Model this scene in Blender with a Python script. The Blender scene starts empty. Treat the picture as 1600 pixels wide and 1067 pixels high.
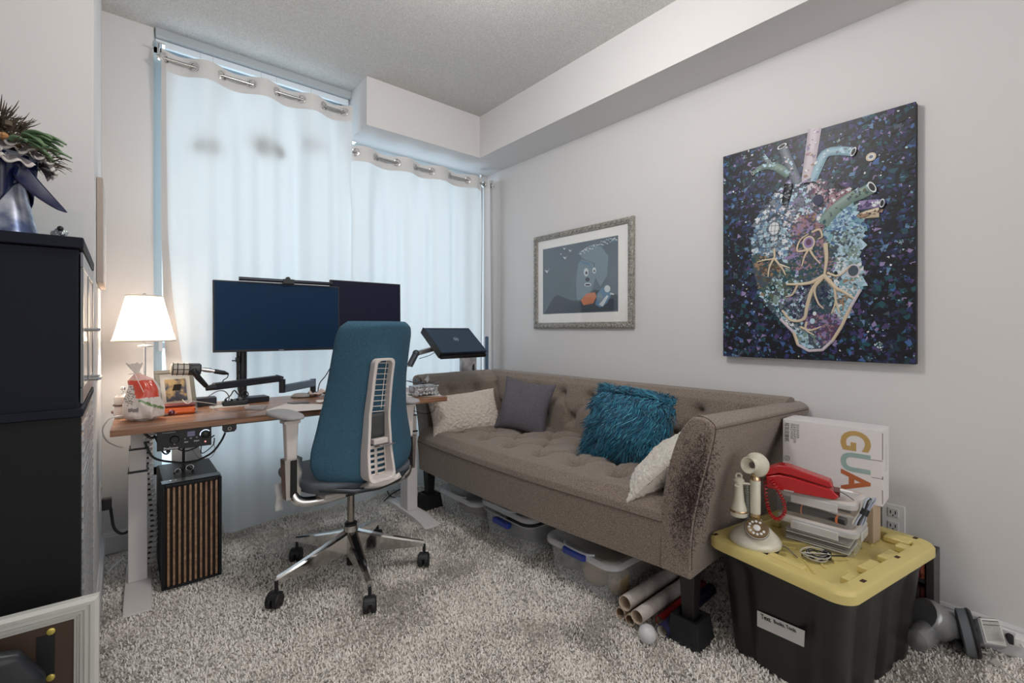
import bpy, math, random
from mathutils import Matrix, Vector, noise
R = math.radians
PI = math.pi
C = bpy.context.scene.collection
scene = bpy.context.scene

# ------------------------------------------------------------------ camera
F_PX, HOR, YAW = 726.4, 515.0, R(40.04)      # focal length and horizon row for a 1600x1067 frame
cam_data = bpy.data.cameras.new('camera')
cam = bpy.data.objects.new('camera', cam_data)
C.objects.link(cam)
cam.location = (0, 0, 1.1)
cam.rotation_euler = (R(90), 0, -YAW)
cam_data.sensor_fit = 'HORIZONTAL'
cam_data.sensor_width = 36
cam_data.lens = 36 * F_PX / 1600
cam_data.shift_y = (HOR - 533.5) / 1600
cam_data.clip_start = 0.02
scene.camera = cam

# ------------------------------------------------------------------ world, lights, exposure
scene.view_settings.view_transform = 'Standard'
scene.view_settings.look = 'None'
scene.view_settings.gamma = 1
scene.view_settings.exposure = 0.9
scene.view_settings.use_curve_mapping = False
w = bpy.data.worlds.new('sky'); scene.world = w; w.use_nodes = True
bg = w.node_tree.nodes['Background']
bg.inputs[0].default_value = (0.74, 0.88, 1.0, 1)
bg.inputs[1].default_value = .8
scene.cycles.use_denoising = True
scene.cycles.max_bounces = 10
scene.cycles.diffuse_bounces = 5
scene.cycles.transparent_max_bounces = 24
scene.cycles.transmission_bounces = 8
scene.cycles.sample_clamp_indirect = 6
scene.cycles.caustics_reflective = False
scene.cycles.caustics_refractive = False

def area(name, loc, rot, sx, sy, power, col):
    l = bpy.data.lights.new(name, 'AREA'); l.shape = 'RECTANGLE'; l.size = sx; l.size_y = sy
    l.energy = power; l.color = col
    o = bpy.data.objects.new(name, l); C.objects.link(o); o.location = loc; o.rotation_euler = rot
    return o
# daylight outside the window, plus unseen fill lights added overhead and behind the camera
area('daylight', (1.2, 3.62, 1.45), (R(-90), 0, 0), 2.6, 2.5, 10.8, (0.78, 0.92, 1.0))
gl_ = bpy.data.lights.new('overhead_fill', 'POINT'); gl_.energy = 20; gl_.color = (1, .975, .95); gl_.shadow_soft_size = .14
go_ = bpy.data.objects.new('overhead_fill', gl_); C.objects.link(go_); go_.location = (.90, 1.10, 2.38)
area('rear_fill', (0.5, -1.85, 1.5), (R(90), 0, 0), 3.0, 2.0, 17, (1.0, 0.985, 0.965))

# ------------------------------------------------------------------ pixel rows to world points
CY, SY = math.cos(YAW), math.sin(YAW)
def _ray(px, py): return (px - 800) / F_PX, (HOR - py) / F_PX
def at_z(px, py, z):
    l, v = _ray(px, py); d = (z - 1.1) / v
    return Vector((CY * l * d + SY * d, -SY * l * d + CY * d, z))
def at_x(px, py, X):
    l, v = _ray(px, py); d = X / (CY * l + SY)
    return Vector((X, (-SY * l + CY) * d, 1.1 + v * d))
def at_y(px, py, Y):
    l, v = _ray(px, py); d = Y / (-SY * l + CY)
    return Vector(((CY * l + SY) * d, Y, 1.1 + v * d))

# ------------------------------------------------------------------ helpers
def srgb(r, g, b):
    f = lambda c: (c / 255) / 12.92 if c / 255 <= .04045 else ((c / 255 + .055) / 1.055) ** 2.4
    return (f(r), f(g), f(b), 1)

_mats = {}
def M(name, col, rough=.5, metal=0., bump=None, var=None, spec=.5, alpha=None, coat=0., sheen=0., emis=None, weave=None):
    """principled material; bump=(scale,strength,dist), var=(scale,col2,contrast)"""
    if name in _mats: return _mats[name]
    m = bpy.data.materials.new(name); m.use_nodes = True
    nt = m.node_tree; b = nt.nodes['Principled BSDF']; N = nt.nodes.new; L = nt.links.new
    b.inputs['Base Color'].default_value = col if len(col) == 4 else (*col, 1)
    b.inputs['Roughness'].default_value = rough
    b.inputs['Metallic'].default_value = metal
    b.inputs['Specular IOR Level'].default_value = spec
    b.inputs['Coat Weight'].default_value = coat
    b.inputs['Sheen Weight'].default_value = sheen
    tc = N('ShaderNodeTexCoord')
    if var:
        n = N('ShaderNodeTexNoise'); n.inputs['Scale'].default_value = var[0]; n.inputs['Detail'].default_value = 4
        r = N('ShaderNodeValToRGB'); k = var[2] if len(var) > 2 else .15
        r.color_ramp.elements[0].position = .5 - k; r.color_ramp.elements[1].position = .5 + k
        r.color_ramp.elements[0].color = col; r.color_ramp.elements[1].color = var[1]
        L(tc.outputs['Object'], n.inputs['Vector']); L(n.outputs['Fac'], r.inputs['Fac']); L(r.outputs['Color'], b.inputs['Base Color'])
    if bump:
        n = N('ShaderNodeTexNoise'); n.inputs['Scale'].default_value = bump[0]; n.inputs['Detail'].default_value = 3
        u = N('ShaderNodeBump'); u.inputs['Strength'].default_value = bump[1]
        u.inputs['Distance'].default_value = bump[2] if len(bump) > 2 else .002
        L(tc.outputs['Object'], n.inputs['Vector']); L(n.outputs['Fac'], u.inputs['Height']); L(u.outputs['Normal'], b.inputs['Normal'])
    if emis:
        b.inputs['Emission Color'].default_value = (*emis[0][:3], 1); b.inputs['Emission Strength'].default_value = emis[1]
    _mats[name] = m
    return m

def M_clear(name, tint, opacity, rough=.12, body=(.8, .82, .84, 1)):
    """see-through plastic or glass whose light passes straight on"""
    if name in _mats: return _mats[name]
    m = bpy.data.materials.new(name); m.use_nodes = True
    nt = m.node_tree; nt.nodes.clear(); N = nt.nodes.new; L = nt.links.new
    out = N('ShaderNodeOutputMaterial'); t = N('ShaderNodeBsdfTransparent'); t.inputs[0].default_value = (*tint[:3], 1)
    p = N('ShaderNodeBsdfPrincipled'); p.inputs['Base Color'].default_value = body; p.inputs['Roughness'].default_value = rough
    fr = N('ShaderNodeFresnel'); fr.inputs[0].default_value = 1.45
    a = N('ShaderNodeMath'); a.operation = 'MAXIMUM'; a.inputs[1].default_value = opacity
    if opacity < .02:
        p2 = N('ShaderNodeBsdfGlossy'); p2.inputs['Roughness'].default_value = rough; p2.inputs[0].default_value = (1, 1, 1, 1); sh = p2.outputs[0]
    else: sh = p.outputs[0]
    mix = N('ShaderNodeMixShader')
    ge = N('ShaderNodeNewGeometry'); iv_ = N('ShaderNodeMath'); iv_.operation = 'SUBTRACT'; iv_.inputs[0].default_value = 1; L(ge.outputs['Backfacing'], iv_.inputs[1])
    ml = N('ShaderNodeMath'); ml.operation = 'MULTIPLY'; L(fr.outputs[0], ml.inputs[0]); L(iv_.outputs[0], ml.inputs[1])
    L(ml.outputs[0], a.inputs[0]); L(a.outputs[0], mix.inputs[0]); L(t.outputs[0], mix.inputs[1]); L(sh, mix.inputs[2]); L(mix.outputs[0], out.inputs[0])
    _mats[name] = m
    return m

def M_cloth(name, col, trans, bumpscale=300):
    if name in _mats: return _mats[name]
    m = bpy.data.materials.new(name); m.use_nodes = True
    nt = m.node_tree; nt.nodes.clear(); N = nt.nodes.new; L = nt.links.new
    out = N('ShaderNodeOutputMaterial'); d = N('ShaderNodeBsdfDiffuse'); t = N('ShaderNodeBsdfTranslucent')
    d.inputs[0].default_value = col; t.inputs[0].default_value = col
    mix = N('ShaderNodeMixShader'); mix.inputs[0].default_value = trans
    L(d.outputs[0], mix.inputs[1]); L(t.outputs[0], mix.inputs[2]); L(mix.outputs[0], out.inputs[0])
    _mats[name] = m
    return m

class MB:
    def __init__(s): s.v = []; s.f = []; s.m = []
    def add(s, vs, fs, mi=0, T=None):
        k = len(s.v)
        s.v += [tuple(T @ Vector(p)) for p in vs] if T is not None else [tuple(p) for p in vs]
        s.f += [tuple(i + k for i in f) for f in fs]; s.m += [mi] * len(fs)
        return s
    def box(s, a, b, mi=0, T=None):
        x0, y0, z0 = a; x1, y1, z1 = b
        return s.add([(x0,y0,z0),(x1,y0,z0),(x1,y1,z0),(x0,y1,z0),(x0,y0,z1),(x1,y0,z1),(x1,y1,z1),(x0,y1,z1)],
                     [(0,3,2,1),(4,5,6,7),(0,1,5,4),(1,2,6,5),(2,3,7,6),(3,0,4,7)], mi, T)
    def taper(s, a, b, da, mi=0, T=None):
        """box whose bottom is inset by da=(dx,dy)"""
        x0, y0, z0 = a; x1, y1, z1 = b; dx, dy = da
        return s.add([(x0+dx,y0+dy,z0),(x1-dx,y0+dy,z0),(x1-dx,y1-dy,z0),(x0+dx,y1-dy,z0),(x0,y0,z1),(x1,y0,z1),(x1,y1,z1),(x0,y1,z1)],
                     [(0,3,2,1),(4,5,6,7),(0,1,5,4),(1,2,6,5),(2,3,7,6),(3,0,4,7)], mi, T)
    def tube(s, pts, r, n=8, mi=0, closed=False, caps=True, T=None, flat=1.0):
        pts = [Vector(p) for p in pts]; k = len(pts)
        rr = r if isinstance(r, (list, tuple)) else [r] * k
        t0 = (pts[1] - pts[0]).normalized()
        up = Vector((0, 0, 1)) if abs(t0.z) < .9 else Vector((1, 0, 0))
        nrm = (up - t0 * up.dot(t0)).normalized(); vs = []
        for i in range(k):
            a = pts[i - 1] if (i > 0 or closed) else pts[i]
            b = pts[(i + 1) % k] if (i < k - 1 or closed) else pts[i]
            t = (b - a).normalized() if (b - a).length > 1e-9 else t0
            nrm = nrm - t * nrm.dot(t)
            nrm = nrm.normalized() if nrm.length > 1e-6 else t.orthogonal().normalized()
            bn = t.cross(nrm)
            for j in range(n):
                A = 2 * PI * j / n
                vs.append(pts[i] + nrm * (math.cos(A) * rr[i]) + bn * (math.sin(A) * rr[i] * flat))
        fs = []
        for i in range(k if closed else k - 1):
            for j in range(n):
                a, b = i * n + j, i * n + (j + 1) % n; c, d = ((i + 1) % k) * n + (j + 1) % n, ((i + 1) % k) * n + j
                fs.append((a, b, c, d))
        if caps and not closed:
            fs.append(tuple(range(n - 1, -1, -1))); fs.append(tuple((k - 1) * n + j for j in range(n)))
        return s.add(vs, fs, mi, T)
    def lathe(s, prof, n=24, mi=0, T=None, cap=True):
        vs = []; fs = []
        for r, z in prof:
            for j in range(n):
                A = 2 * PI * j / n; vs.append((r * math.cos(A), r * math.sin(A), z))
        for i in range(len(prof) - 1):
            for j in range(n):
                fs.append((i*n+j, i*n+(j+1)%n, (i+1)*n+(j+1)%n, (i+1)*n+j))
        if cap:
            fs.append(tuple(range(n - 1, -1, -1))); fs.append(tuple((len(prof) - 1) * n + j for j in range(n)))
        return s.add(vs, fs, mi, T)
    def prism(s, poly, z0, z1, mi=0, T=None):
        n = len(poly)
        vs = [(x, y, z0) for x, y in poly] + [(x, y, z1) for x, y in poly]
        fs = [tuple(range(n - 1, -1, -1)), tuple(range(n, 2 * n))] + [(i, (i+1)%n, n+(i+1)%n, n+i) for i in range(n)]
        return s.add(vs, fs, mi, T)
    def grid(s, fn, nu, nv, mi=0, T=None, wrap_u=False):
        vs = [fn(i / nu, j / nv) for j in range(nv + 1) for i in range(nu + (0 if wrap_u else 1))]
        w_ = nu if wrap_u else nu + 1
        fs = [(j*w_+i, j*w_+(i+1)%w_, (j+1)*w_+(i+1)%w_, (j+1)*w_+i) for j in range(nv) for i in range(nu)]
        return s.add(vs, fs, mi, T)
    def ball(s, c, r, n=14, mi=0, T=None):
        rx, ry, rz = r if isinstance(r, (tuple, list)) else (r, r, r)
        m_ = n // 2; vs = [(c[0], c[1], c[2] - rz)]; fs = []
        for i in range(1, m_):
            th = -PI / 2 + PI * i / m_
            for j in range(n):
                A = 2 * PI * j / n
                vs.append((c[0] + rx*math.cos(th)*math.cos(A), c[1] + ry*math.cos(th)*math.sin(A), c[2] + rz*math.sin(th)))
        vs.append((c[0], c[1], c[2] + rz)); top = len(vs) - 1
        for j in range(n):
            fs.append((0, 1 + (j + 1) % n, 1 + j)); fs.append((top, 1 + (m_-2)*n + j, 1 + (m_-2)*n + (j+1) % n))
        for i in range(m_ - 2):
            for j in range(n):
                fs.append((1+i*n+j, 1+i*n+(j+1)%n, 1+(i+1)*n+(j+1)%n, 1+(i+1)*n+j))
        return s.add(vs, fs, mi, T)
    def build(s, name, mats, parent=None, bevel=0, sub=0, solid=0, sharp=38, loc=None, rz=0, rot=None, seg=2, smooth=True):
        me = bpy.data.meshes.new(name)
        me.from_pydata(s.v, [], s.f); me.update()
        for m in (mats if isinstance(mats, (list, tuple)) else [mats]): me.materials.append(m)
        me.polygons.foreach_set('material_index', s.m)
        me.polygons.foreach_set('use_smooth', [smooth] * len(me.polygons))
        if smooth and not sub: me.set_sharp_from_angle(angle=R(sharp))
        o = bpy.data.objects.new(name, me); C.objects.link(o)
        if parent: o.parent = parent
        if loc: o.location = loc
        if rot: o.rotation_euler = rot
        elif rz: o.rotation_euler = (0, 0, rz)
        if solid:
            q = o.modifiers.new('solid', 'SOLIDIFY'); q.thickness = solid; q.offset = 0
        if bevel:
            q = o.modifiers.new('bevel', 'BEVEL'); q.width = bevel; q.segments = seg; q.limit_method = 'ANGLE'; q.angle_limit = R(40); q.harden_normals = not sub
        if sub:
            q = o.modifiers.new('sub', 'SUBSURF'); q.levels = sub; q.render_levels = sub
        return o

def tag(o, label, cat, group=None):
    o['label'] = label; o['category'] = cat
    if group: o['group'] = group
    return o
def thing(name, label, cat, loc=(0, 0, 0), rz=0, group=None, rot=None):
    o = bpy.data.objects.new(name, None); C.objects.link(o); o.location = loc
    o.rotation_euler = rot if rot else (0, 0, rz); o.empty_display_size = .05
    return tag(o, label, cat, group)
def struct(name, mb, m, **k):
    o = mb.build(name, m, **k); o['kind'] = 'structure'; return o
def T(loc=(0, 0, 0), rot=(0, 0, 0), sc=None):
    from mathutils import Euler
    m = Matrix.Translation(loc) @ Euler(rot).to_matrix().to_4x4()
    if sc: m = m @ Matrix.Diagonal((*sc, 1))
    return m
def frame_to(p, x, y):
    """matrix with origin p, local x and y axes"""
    x = Vector(x).normalized(); y = Vector(y); y = (y - x * y.dot(x)).normalized(); z = x.cross(y)
    m = Matrix((x, y, z)).transposed().to_4x4(); m.translation = Vector(p); return m
def spline(pts, k=6):
    """Catmull-Rom through the points"""
    P = [Vector(p) for p in pts]; P = [P[0] * 2 - P[1]] + P + [P[-1] * 2 - P[-2]]; out = []
    for i in range(1, len(P) - 2):
        for j in range(k):
            t = j / k
            out.append(.5 * ((2*P[i]) + (P[i+1]-P[i-1])*t + (2*P[i-1]-5*P[i]+4*P[i+1]-P[i+2])*t*t + (3*P[i]-P[i-1]-3*P[i+1]+P[i+2])*t**3))
    out.append(P[-2]); return out
def text_obj(name, body, size, mat_, parent, T_, ext=.0004, bold=0., align='LEFT', spacing=1., xs=1.):
    cu = bpy.data.curves.new(name, 'FONT'); cu.body = body; cu.size = size; cu.extrude = ext; cu.offset = bold
    cu.align_x = align; cu.space_character = spacing; cu.resolution_u = 4
    t = bpy.data.objects.new(name + '_src', cu); C.objects.link(t)
    dg = bpy.context.evaluated_depsgraph_get(); dg.update()
    me = bpy.data.meshes.new_from_object(t.evaluated_get(dg)); me.name = name
    me.transform(T_ @ Matrix.Diagonal((xs, 1, 1, 1))); me.materials.clear(); me.materials.append(mat_)
    C.objects.unlink(t); bpy.data.objects.remove(t)
    o = bpy.data.objects.new(name, me); C.objects.link(o); o.parent = parent
    return o
def lerp(a, b, t): return a + (b - a) * t
def curve1(tab, x):
    """piecewise linear table lookup"""
    if x <= tab[0][0]: return tab[0][1]
    for (x0, y0), (x1, y1) in zip(tab, tab[1:]):
        if x <= x1: return y0 + (y1 - y0) * (x - x0) / (x1 - x0)
    return tab[-1][1]
def smoothstep(t): t = max(0, min(1, t)); return t*t*(3-2*t)
rnd = random.Random(7)
# ------------------------------------------------------------------ shared materials
wall_m = M('wall_paint', srgb(213, 211, 211), .85, bump=(220, .12, .001))
ceil_m = M('ceiling_stipple', srgb(214, 213, 211), .95, bump=(150, 1.0, .007), var=(160, srgb(196, 195, 193), .12))
trim_m = M('trim_paint', srgb(212, 212, 214), .5)
white_m = M('white_plastic', srgb(225, 224, 224), .38)
legwhite_m = M('white_powder_coat', srgb(222, 217, 216), .45)
black_m = M('black_plastic', srgb(22, 23, 26), .42)
blackmat_m = M('black_matte', srgb(24, 24, 27), .75)
chrome_m = M('chrome', (.82, .81, .80, 1), .09, 1.)
steel_m = M('brushed_steel', (.55, .55, .56, 1), .28, 1.)
rod_m = M('brushed_nickel', (.5, .49, .48, 1), .25, 1.)
glass_m = M_clear('clear_glass', (.97, .99, 1), 0.0, .02)
cable_m = M('black_cable', srgb(20, 20, 22), .5)
cablegrey_m = M('grey_cable', srgb(120, 118, 118), .5)
cablewhite_m = M('white_cable', srgb(220, 218, 216), .45)

def carpet_material():
    m = bpy.data.materials.new('shag_carpet'); m.use_nodes = True
    nt = m.node_tree; N = nt.nodes.new; L = nt.links.new; b = nt.nodes['Principled BSDF']
    b.inputs['Roughness'].default_value = .95; b.inputs['Specular IOR Level'].default_value = .1
    tc = N('ShaderNodeTexCoord')
    def nz(sc, det, rough=.6, dist=0):
        n = N('ShaderNodeTexNoise'); n.inputs['Scale'].default_value = sc; n.inputs['Detail'].default_value = det
        n.inputs['Roughness'].default_value = rough; n.inputs['Distortion'].default_value = dist; L(tc.outputs['Object'], n.inputs['Vector']); return n
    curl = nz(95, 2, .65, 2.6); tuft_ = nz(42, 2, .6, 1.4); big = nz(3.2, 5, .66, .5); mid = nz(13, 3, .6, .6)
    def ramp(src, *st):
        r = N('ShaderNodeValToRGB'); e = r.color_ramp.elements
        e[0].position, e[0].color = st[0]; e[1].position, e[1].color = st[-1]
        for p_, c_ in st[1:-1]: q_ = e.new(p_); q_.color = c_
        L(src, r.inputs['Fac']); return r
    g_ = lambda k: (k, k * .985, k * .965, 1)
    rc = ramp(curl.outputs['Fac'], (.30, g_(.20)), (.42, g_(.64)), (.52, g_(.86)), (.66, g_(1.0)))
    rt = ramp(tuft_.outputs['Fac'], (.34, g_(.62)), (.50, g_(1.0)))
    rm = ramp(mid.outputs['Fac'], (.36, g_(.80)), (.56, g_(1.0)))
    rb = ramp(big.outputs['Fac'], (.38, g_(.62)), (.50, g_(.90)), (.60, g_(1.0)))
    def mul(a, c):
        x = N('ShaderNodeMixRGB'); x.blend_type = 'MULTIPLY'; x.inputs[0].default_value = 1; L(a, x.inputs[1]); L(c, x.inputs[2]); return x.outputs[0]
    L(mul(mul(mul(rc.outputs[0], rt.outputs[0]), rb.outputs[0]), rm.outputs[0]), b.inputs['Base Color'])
    bp = N('ShaderNodeBump'); bp.inputs['Strength'].default_value = .55; bp.inputs['Distance'].default_value = .010
    ad = N('ShaderNodeMath'); ad.operation = 'ADD'; L(curl.outputs['Fac'], ad.inputs[0]); L(tuft_.outputs['Fac'], ad.inputs[1])
    L(ad.outputs[0], bp.inputs['Height']); L(bp.outputs['Normal'], b.inputs['Normal'])
    return m
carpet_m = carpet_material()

# ------------------------------------------------------------------ room shell
XR, YW, XG, YG = 2.306, 3.03, -.073, 2.15
XL, YB, ZC = -1.6, -2.0, 2.66
def fl(u, v):
    x, y = lerp(XL - .1, XR + .1, u), lerp(YB - .1, 3.3, v)
    return (x, y, -.004 + .004 * noise.noise(Vector((x * 7, y * 7, 0))))
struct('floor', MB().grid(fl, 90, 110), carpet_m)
struct('ceiling', MB().box((XL - .1, YB - .1, ZC), (XR + .1, 3.4, ZC + .1)), ceil_m)
struct('wall_right', MB().box((XR, YB - .1, -.02), (XR + .1, 3.4, ZC)), wall_m)
struct('wall_rear', MB().box((XL - .1, YB - .1, -.02), (XR, YB, ZC)), wall_m)
struct('wall_left', MB().box((XL - .1, YB, -.02), (XL, YG, ZC)), wall_m)
struct('wall_nook', MB().box((XL - .1, YG, -.02), (XG, 3.4, ZC)), wall_m)
wb = MB().box((XG, YW, -.02), (.128, 3.4, ZC)).box((.128, 3.10, -.02), (XR, 3.34, .33)).box((2.24, 3.07, .33), (XR, 3.34, ZC))
struct('wall_window', wb, wall_m)
struct('trim_1', MB().box((2.012, YB, 2.36), (XR, 3.34, ZC)), wall_m)                     # beam along the right wall
struct('trim_2', MB().box((1.155, 2.762, 2.36), (2.012, 3.34, ZC)), wall_m)               # soffit over the right curtain
def baseboard(name, a, b, nrm, h=.103):
    (x0, y0), (x1, y1) = a, b; d = Vector((x1 - x0, y1 - y0, 0)); n = Vector((*nrm, 0))
    prof = [(0, 0), (.013, 0), (.013, h * .80), (.009, h * .84), (.009, h * .90), (.004, h), (0, h)]
    vs = [Vector((x, y, 0)) + n * t + Vector((0, 0, z)) for (x, y) in (a, b) for t, z in prof]; k = len(prof)
    fs = [(i, (i + 1) % k, k + (i + 1) % k, k + i) for i in range(k)] + [tuple(range(k))[::-1], tuple(range(k, 2 * k))]
    struct(name, MB().add(vs, fs), trim_m, sharp=25)
baseboard('baseboard_right', (XR, YB), (XR, 3.07), (-1, 0))
baseboard('baseboard_window', (XG, YW), (.128, YW), (0, -1))
baseboard('baseboard_left', (XG, YG), (XG, YW), (1, 0))

# curled tufts of the carpet, as far as the camera sees the floor
def carpet_pile():
    rp = random.Random(77); vs = []; fs = []; mi = []; U = rp.uniform
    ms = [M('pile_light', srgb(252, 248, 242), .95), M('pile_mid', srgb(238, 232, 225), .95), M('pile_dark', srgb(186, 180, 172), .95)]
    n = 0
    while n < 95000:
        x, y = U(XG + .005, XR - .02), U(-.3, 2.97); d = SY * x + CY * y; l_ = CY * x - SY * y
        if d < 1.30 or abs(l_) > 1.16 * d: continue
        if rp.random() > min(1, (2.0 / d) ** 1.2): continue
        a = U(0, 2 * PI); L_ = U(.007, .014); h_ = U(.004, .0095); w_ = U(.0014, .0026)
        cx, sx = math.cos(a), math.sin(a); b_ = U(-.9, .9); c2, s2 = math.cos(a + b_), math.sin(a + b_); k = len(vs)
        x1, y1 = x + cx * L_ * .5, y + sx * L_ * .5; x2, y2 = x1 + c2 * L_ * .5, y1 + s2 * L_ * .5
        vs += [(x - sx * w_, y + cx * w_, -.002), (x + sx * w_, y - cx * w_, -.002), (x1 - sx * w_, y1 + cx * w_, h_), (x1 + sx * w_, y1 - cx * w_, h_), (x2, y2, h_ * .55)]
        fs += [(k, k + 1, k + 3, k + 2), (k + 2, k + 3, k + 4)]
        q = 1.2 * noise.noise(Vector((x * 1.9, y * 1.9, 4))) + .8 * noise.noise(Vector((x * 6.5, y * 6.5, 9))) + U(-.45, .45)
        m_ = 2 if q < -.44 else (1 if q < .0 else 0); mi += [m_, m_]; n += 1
    me = bpy.data.meshes.new('carpet_pile'); me.from_pydata(vs, [], fs); me.update()
    for m in ms: me.materials.append(m)
    me.polygons.foreach_set('material_index', mi)
    o = bpy.data.objects.new('carpet_pile', me); C.objects.link(o); tag(o, 'light grey shag carpet pile covering the whole floor', 'carpet'); o['kind'] = 'stuff'
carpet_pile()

# window: aluminium frame with three panes
frame_m = M('aluminium_frame', srgb(196, 212, 220), .4)
wx = [.128, 1.12, 2.24]
wf = MB()
for x in (.128 + .018, 1.13, 2.222): wf.box((x - .020, 3.10, .33), (x + .020, 3.17, 2.60))
wf.box((.128, 3.10, .33), (2.24, 3.17, .375)).box((.128, 3.10, 2.565), (1.155, 3.17, 2.62)).box((1.15, 3.10, 2.31), (2.24, 3.17, 2.37))
wf.box((.166, 3.115, 1.0), (1.11, 3.16, 1.03))
win = struct('window_1', wf, frame_m, bevel=.002)
MB().box((.16, 3.13, .37), (1.12, 3.136, 2.57)).box((1.14, 3.13, .37), (2.21, 3.136, 2.32)).build('window_pane', glass_m, win)
MB().box((.150, 3.085, .985), (.168, 3.10, 1.05)).box((.154, 3.072, 1.035), (.164, 3.085, 1.045)).build('window_latch', white_m, win, bevel=.002)

# roller blind headrail above the left curtain
hr = thing('blind_headrail', 'grey metal blind headrail along the ceiling above the left curtain', 'blind', (.135, 3.0, 2.6))
MB().prism([(0, .018), (.0, .06), (.075, .06), (.075, .018), (.065, .014), (.012, .014)], 0, 1.02, T=Matrix(((0,0,1,0),(1,0,0,.012),(0,1,0,0),(0,0,0,1)))).build('headrail_cover', M('headrail_grey', srgb(176, 182, 186), .4), hr, bevel=.002)
MB().box((.0, .035, -.022), (1.01, .06, .012)).build('bottom_bar', M('bar_white', srgb(222, 230, 236), .5), hr, bevel=.003)

# ------------------------------------------------------------------ curtains
curt_m = M_cloth('curtain_linen', srgb(222, 224, 224), .42)
band_m = M_cloth('curtain_header', srgb(222, 219, 217), .14)
YR = 2.93
def curtain(name, label, x0, x1, zrod, pairs, amp, seed, edge=None, zb=.004):
    th = thing(name, label, 'curtain', ((x0 + x1) / 2, YR, 0))
    ox = (x0 + x1) / 2
    # phase: cloth passes behind the rod between the grommets of one pair, in front of it between pairs
    gs = sorted(g for p in pairs for g in p)
    ph = [(x0, -.5 + (0 if not gs else 0))]
    tab = []
    for i, (a, b) in enumerate(pairs): tab += [(a, i * 2 * PI - PI / 2), (b, i * 2 * PI + PI / 2)]
    a, b = pairs[0]; tab = [(a - (b - a), -1.5 * PI)] + tab
    a, b = pairs[-1]; n_ = len(pairs); tab += [(b + .12, (n_ - 1) * 2 * PI + 1.5 * PI)]
    def yy(x, z):
        hdr = smoothstep((z - zrod + .45) / .45)
        p = curve1(tab, x)
        top = math.cos(p)
        low = .75 * math.sin(p * .5 + seed) + .40 * math.sin(x * 29 + seed * 2 + .3 * z) + .22 * math.sin(x * 61 + seed + .5 * z) + .9 * noise.noise(Vector((x * 6, z * .6, seed)))
        return amp * (top * (.25 + .75 * hdr) + low * (1 - hdr) * 1.0)
    def pos(u, z, off=0):
        e0 = x0 + (curve1(edge, z) if edge else 0)
        x = lerp(e0, x1, u)
        return (x - ox, yy(x, z) + off, z)
    zt = zrod + .042
    MB().grid(lambda u, v: pos(u, lerp(zb, zt, v)), 190, 70).build('curtain_panel', curt_m, th, sharp=180)
    hb = zrod - .055
    MB().grid(lambda u, v: pos(u, lerp(hb, zt + .001, v), -.0022), 190, 5).build('header_band', band_m, th, sharp=180)
    for g in [g_ for g_ in gs if g_ > x0]:
        p = Vector(pos((g - x0) / (x1 - x0), zrod)); e = .004
        q = Vector(pos((g + e - x0) / (x1 - x0), zrod)); t = (q - p); t.z = 0; t.normalize()
        Tm = frame_to(p + Vector((0, -.003, 0)), t, (0, 0, 1))
        MB().tube([(.0215 * math.cos(A * PI / 12), .0215 * math.sin(A * PI / 12), .0) for A in range(24)], .0055, 8, closed=True, T=Tm).build('grommet', chrome_m, th)
    return th, pos
gp = lambda px: at_y(px, 200, YR).x
lc, lpos = curtain('window_curtain', 'long left white linen curtain hanging from ceiling height beside the lamp', gp(252), gp(548), 2.472,
        [(gp(257), gp(303)), (gp(347), gp(393)), (gp(433), gp(471)), (gp(506), gp(538))], .030, 1.3,
        edge=[(0, .045), (.5, .045), (1.0, .016), (1.6, 0), (2.5, 0)])
# side hem folded back over the left curtain
flap_tab = [(0, .27), (.30, .225), (.42, .175), (.6, .13), (.93, .088), (1.25, .05), (1.6, .028), (2.4, .02), (2.6, .02)]
x0c = gp(252); ecur = [(0, .045), (.5, .045), (1.0, .016), (1.6, 0), (2.5, 0)]
def flap(u, v):
    z = lerp(.006, 2.50, v); e0 = curve1(ecur, z); wv = curve1(flap_tab, z)
    x = x0c + lerp(e0, max(wv, e0 + .012), u); uu = (x - (x0c + e0)) / (gp(548) - x0c - e0)
    p = lpos(uu, z, -.006); return p
MB().grid(flap, 12, 60).build('folded_hem', M_cloth('curtain_hem', srgb(206, 202, 200), .12), lc, sharp=180)
rc, rpos = curtain('window_curtain', 'shorter white linen curtain under the soffit, right of the long one', gp(547), gp(752), 2.237,
        [(gp(531), gp(555)), (gp(587), gp(620)), (gp(649), gp(674)), (gp(702), gp(730))], .030, 4.1)
# bunched third curtain at the right wall
bc = thing('window_curtain', 'narrow bunched white curtain gathered against the right wall', 'curtain', (2.22, YR, 0))
def bunch(u, v):
    z = lerp(.004, 2.275, v); x = lerp(-.055, .072, u)
    return (x + .006 * math.sin(u * 30), .045 * math.sin(u * 6 * PI) * (.85 + .15 * math.sin(z * 2)) - .01, z)
MB().grid(bunch, 90, 24).build('curtain_panel', M_cloth('curtain_bunched', srgb(228, 227, 227), .25), bc, sharp=180)
for gx, gy in ((-.045, .0), (-.02, .01), (.01, -.01), (.035, .01)):
    MB().tube([(gx, gy + .020 * math.cos(A * PI / 10), 2.237 + .020 * math.sin(A * PI / 10)) for A in range(20)], .005, 8, closed=True).build('grommet', chrome_m, bc)
def rod(name, label, xa, xb, z, brackets):
    t = thing(name, label, 'curtain rod', (xa, YR, z))
    MB().tube([(0, 0, 0), (xb - xa, 0, 0)], .0085, 12).build('rod', rod_m, t)
    for bx in brackets:
        b = MB().tube([(bx - xa, .03, .075), (bx - xa, .03, .0)], .006, 8).box((bx - xa - .025, .005, .070), (bx - xa + .025, .055, .076))
        b.tube([(bx - xa, .03, .0), (bx - xa, 0, -.012)], .006, 8)
        b.build('rod_bracket', chrome_m, t)
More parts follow.
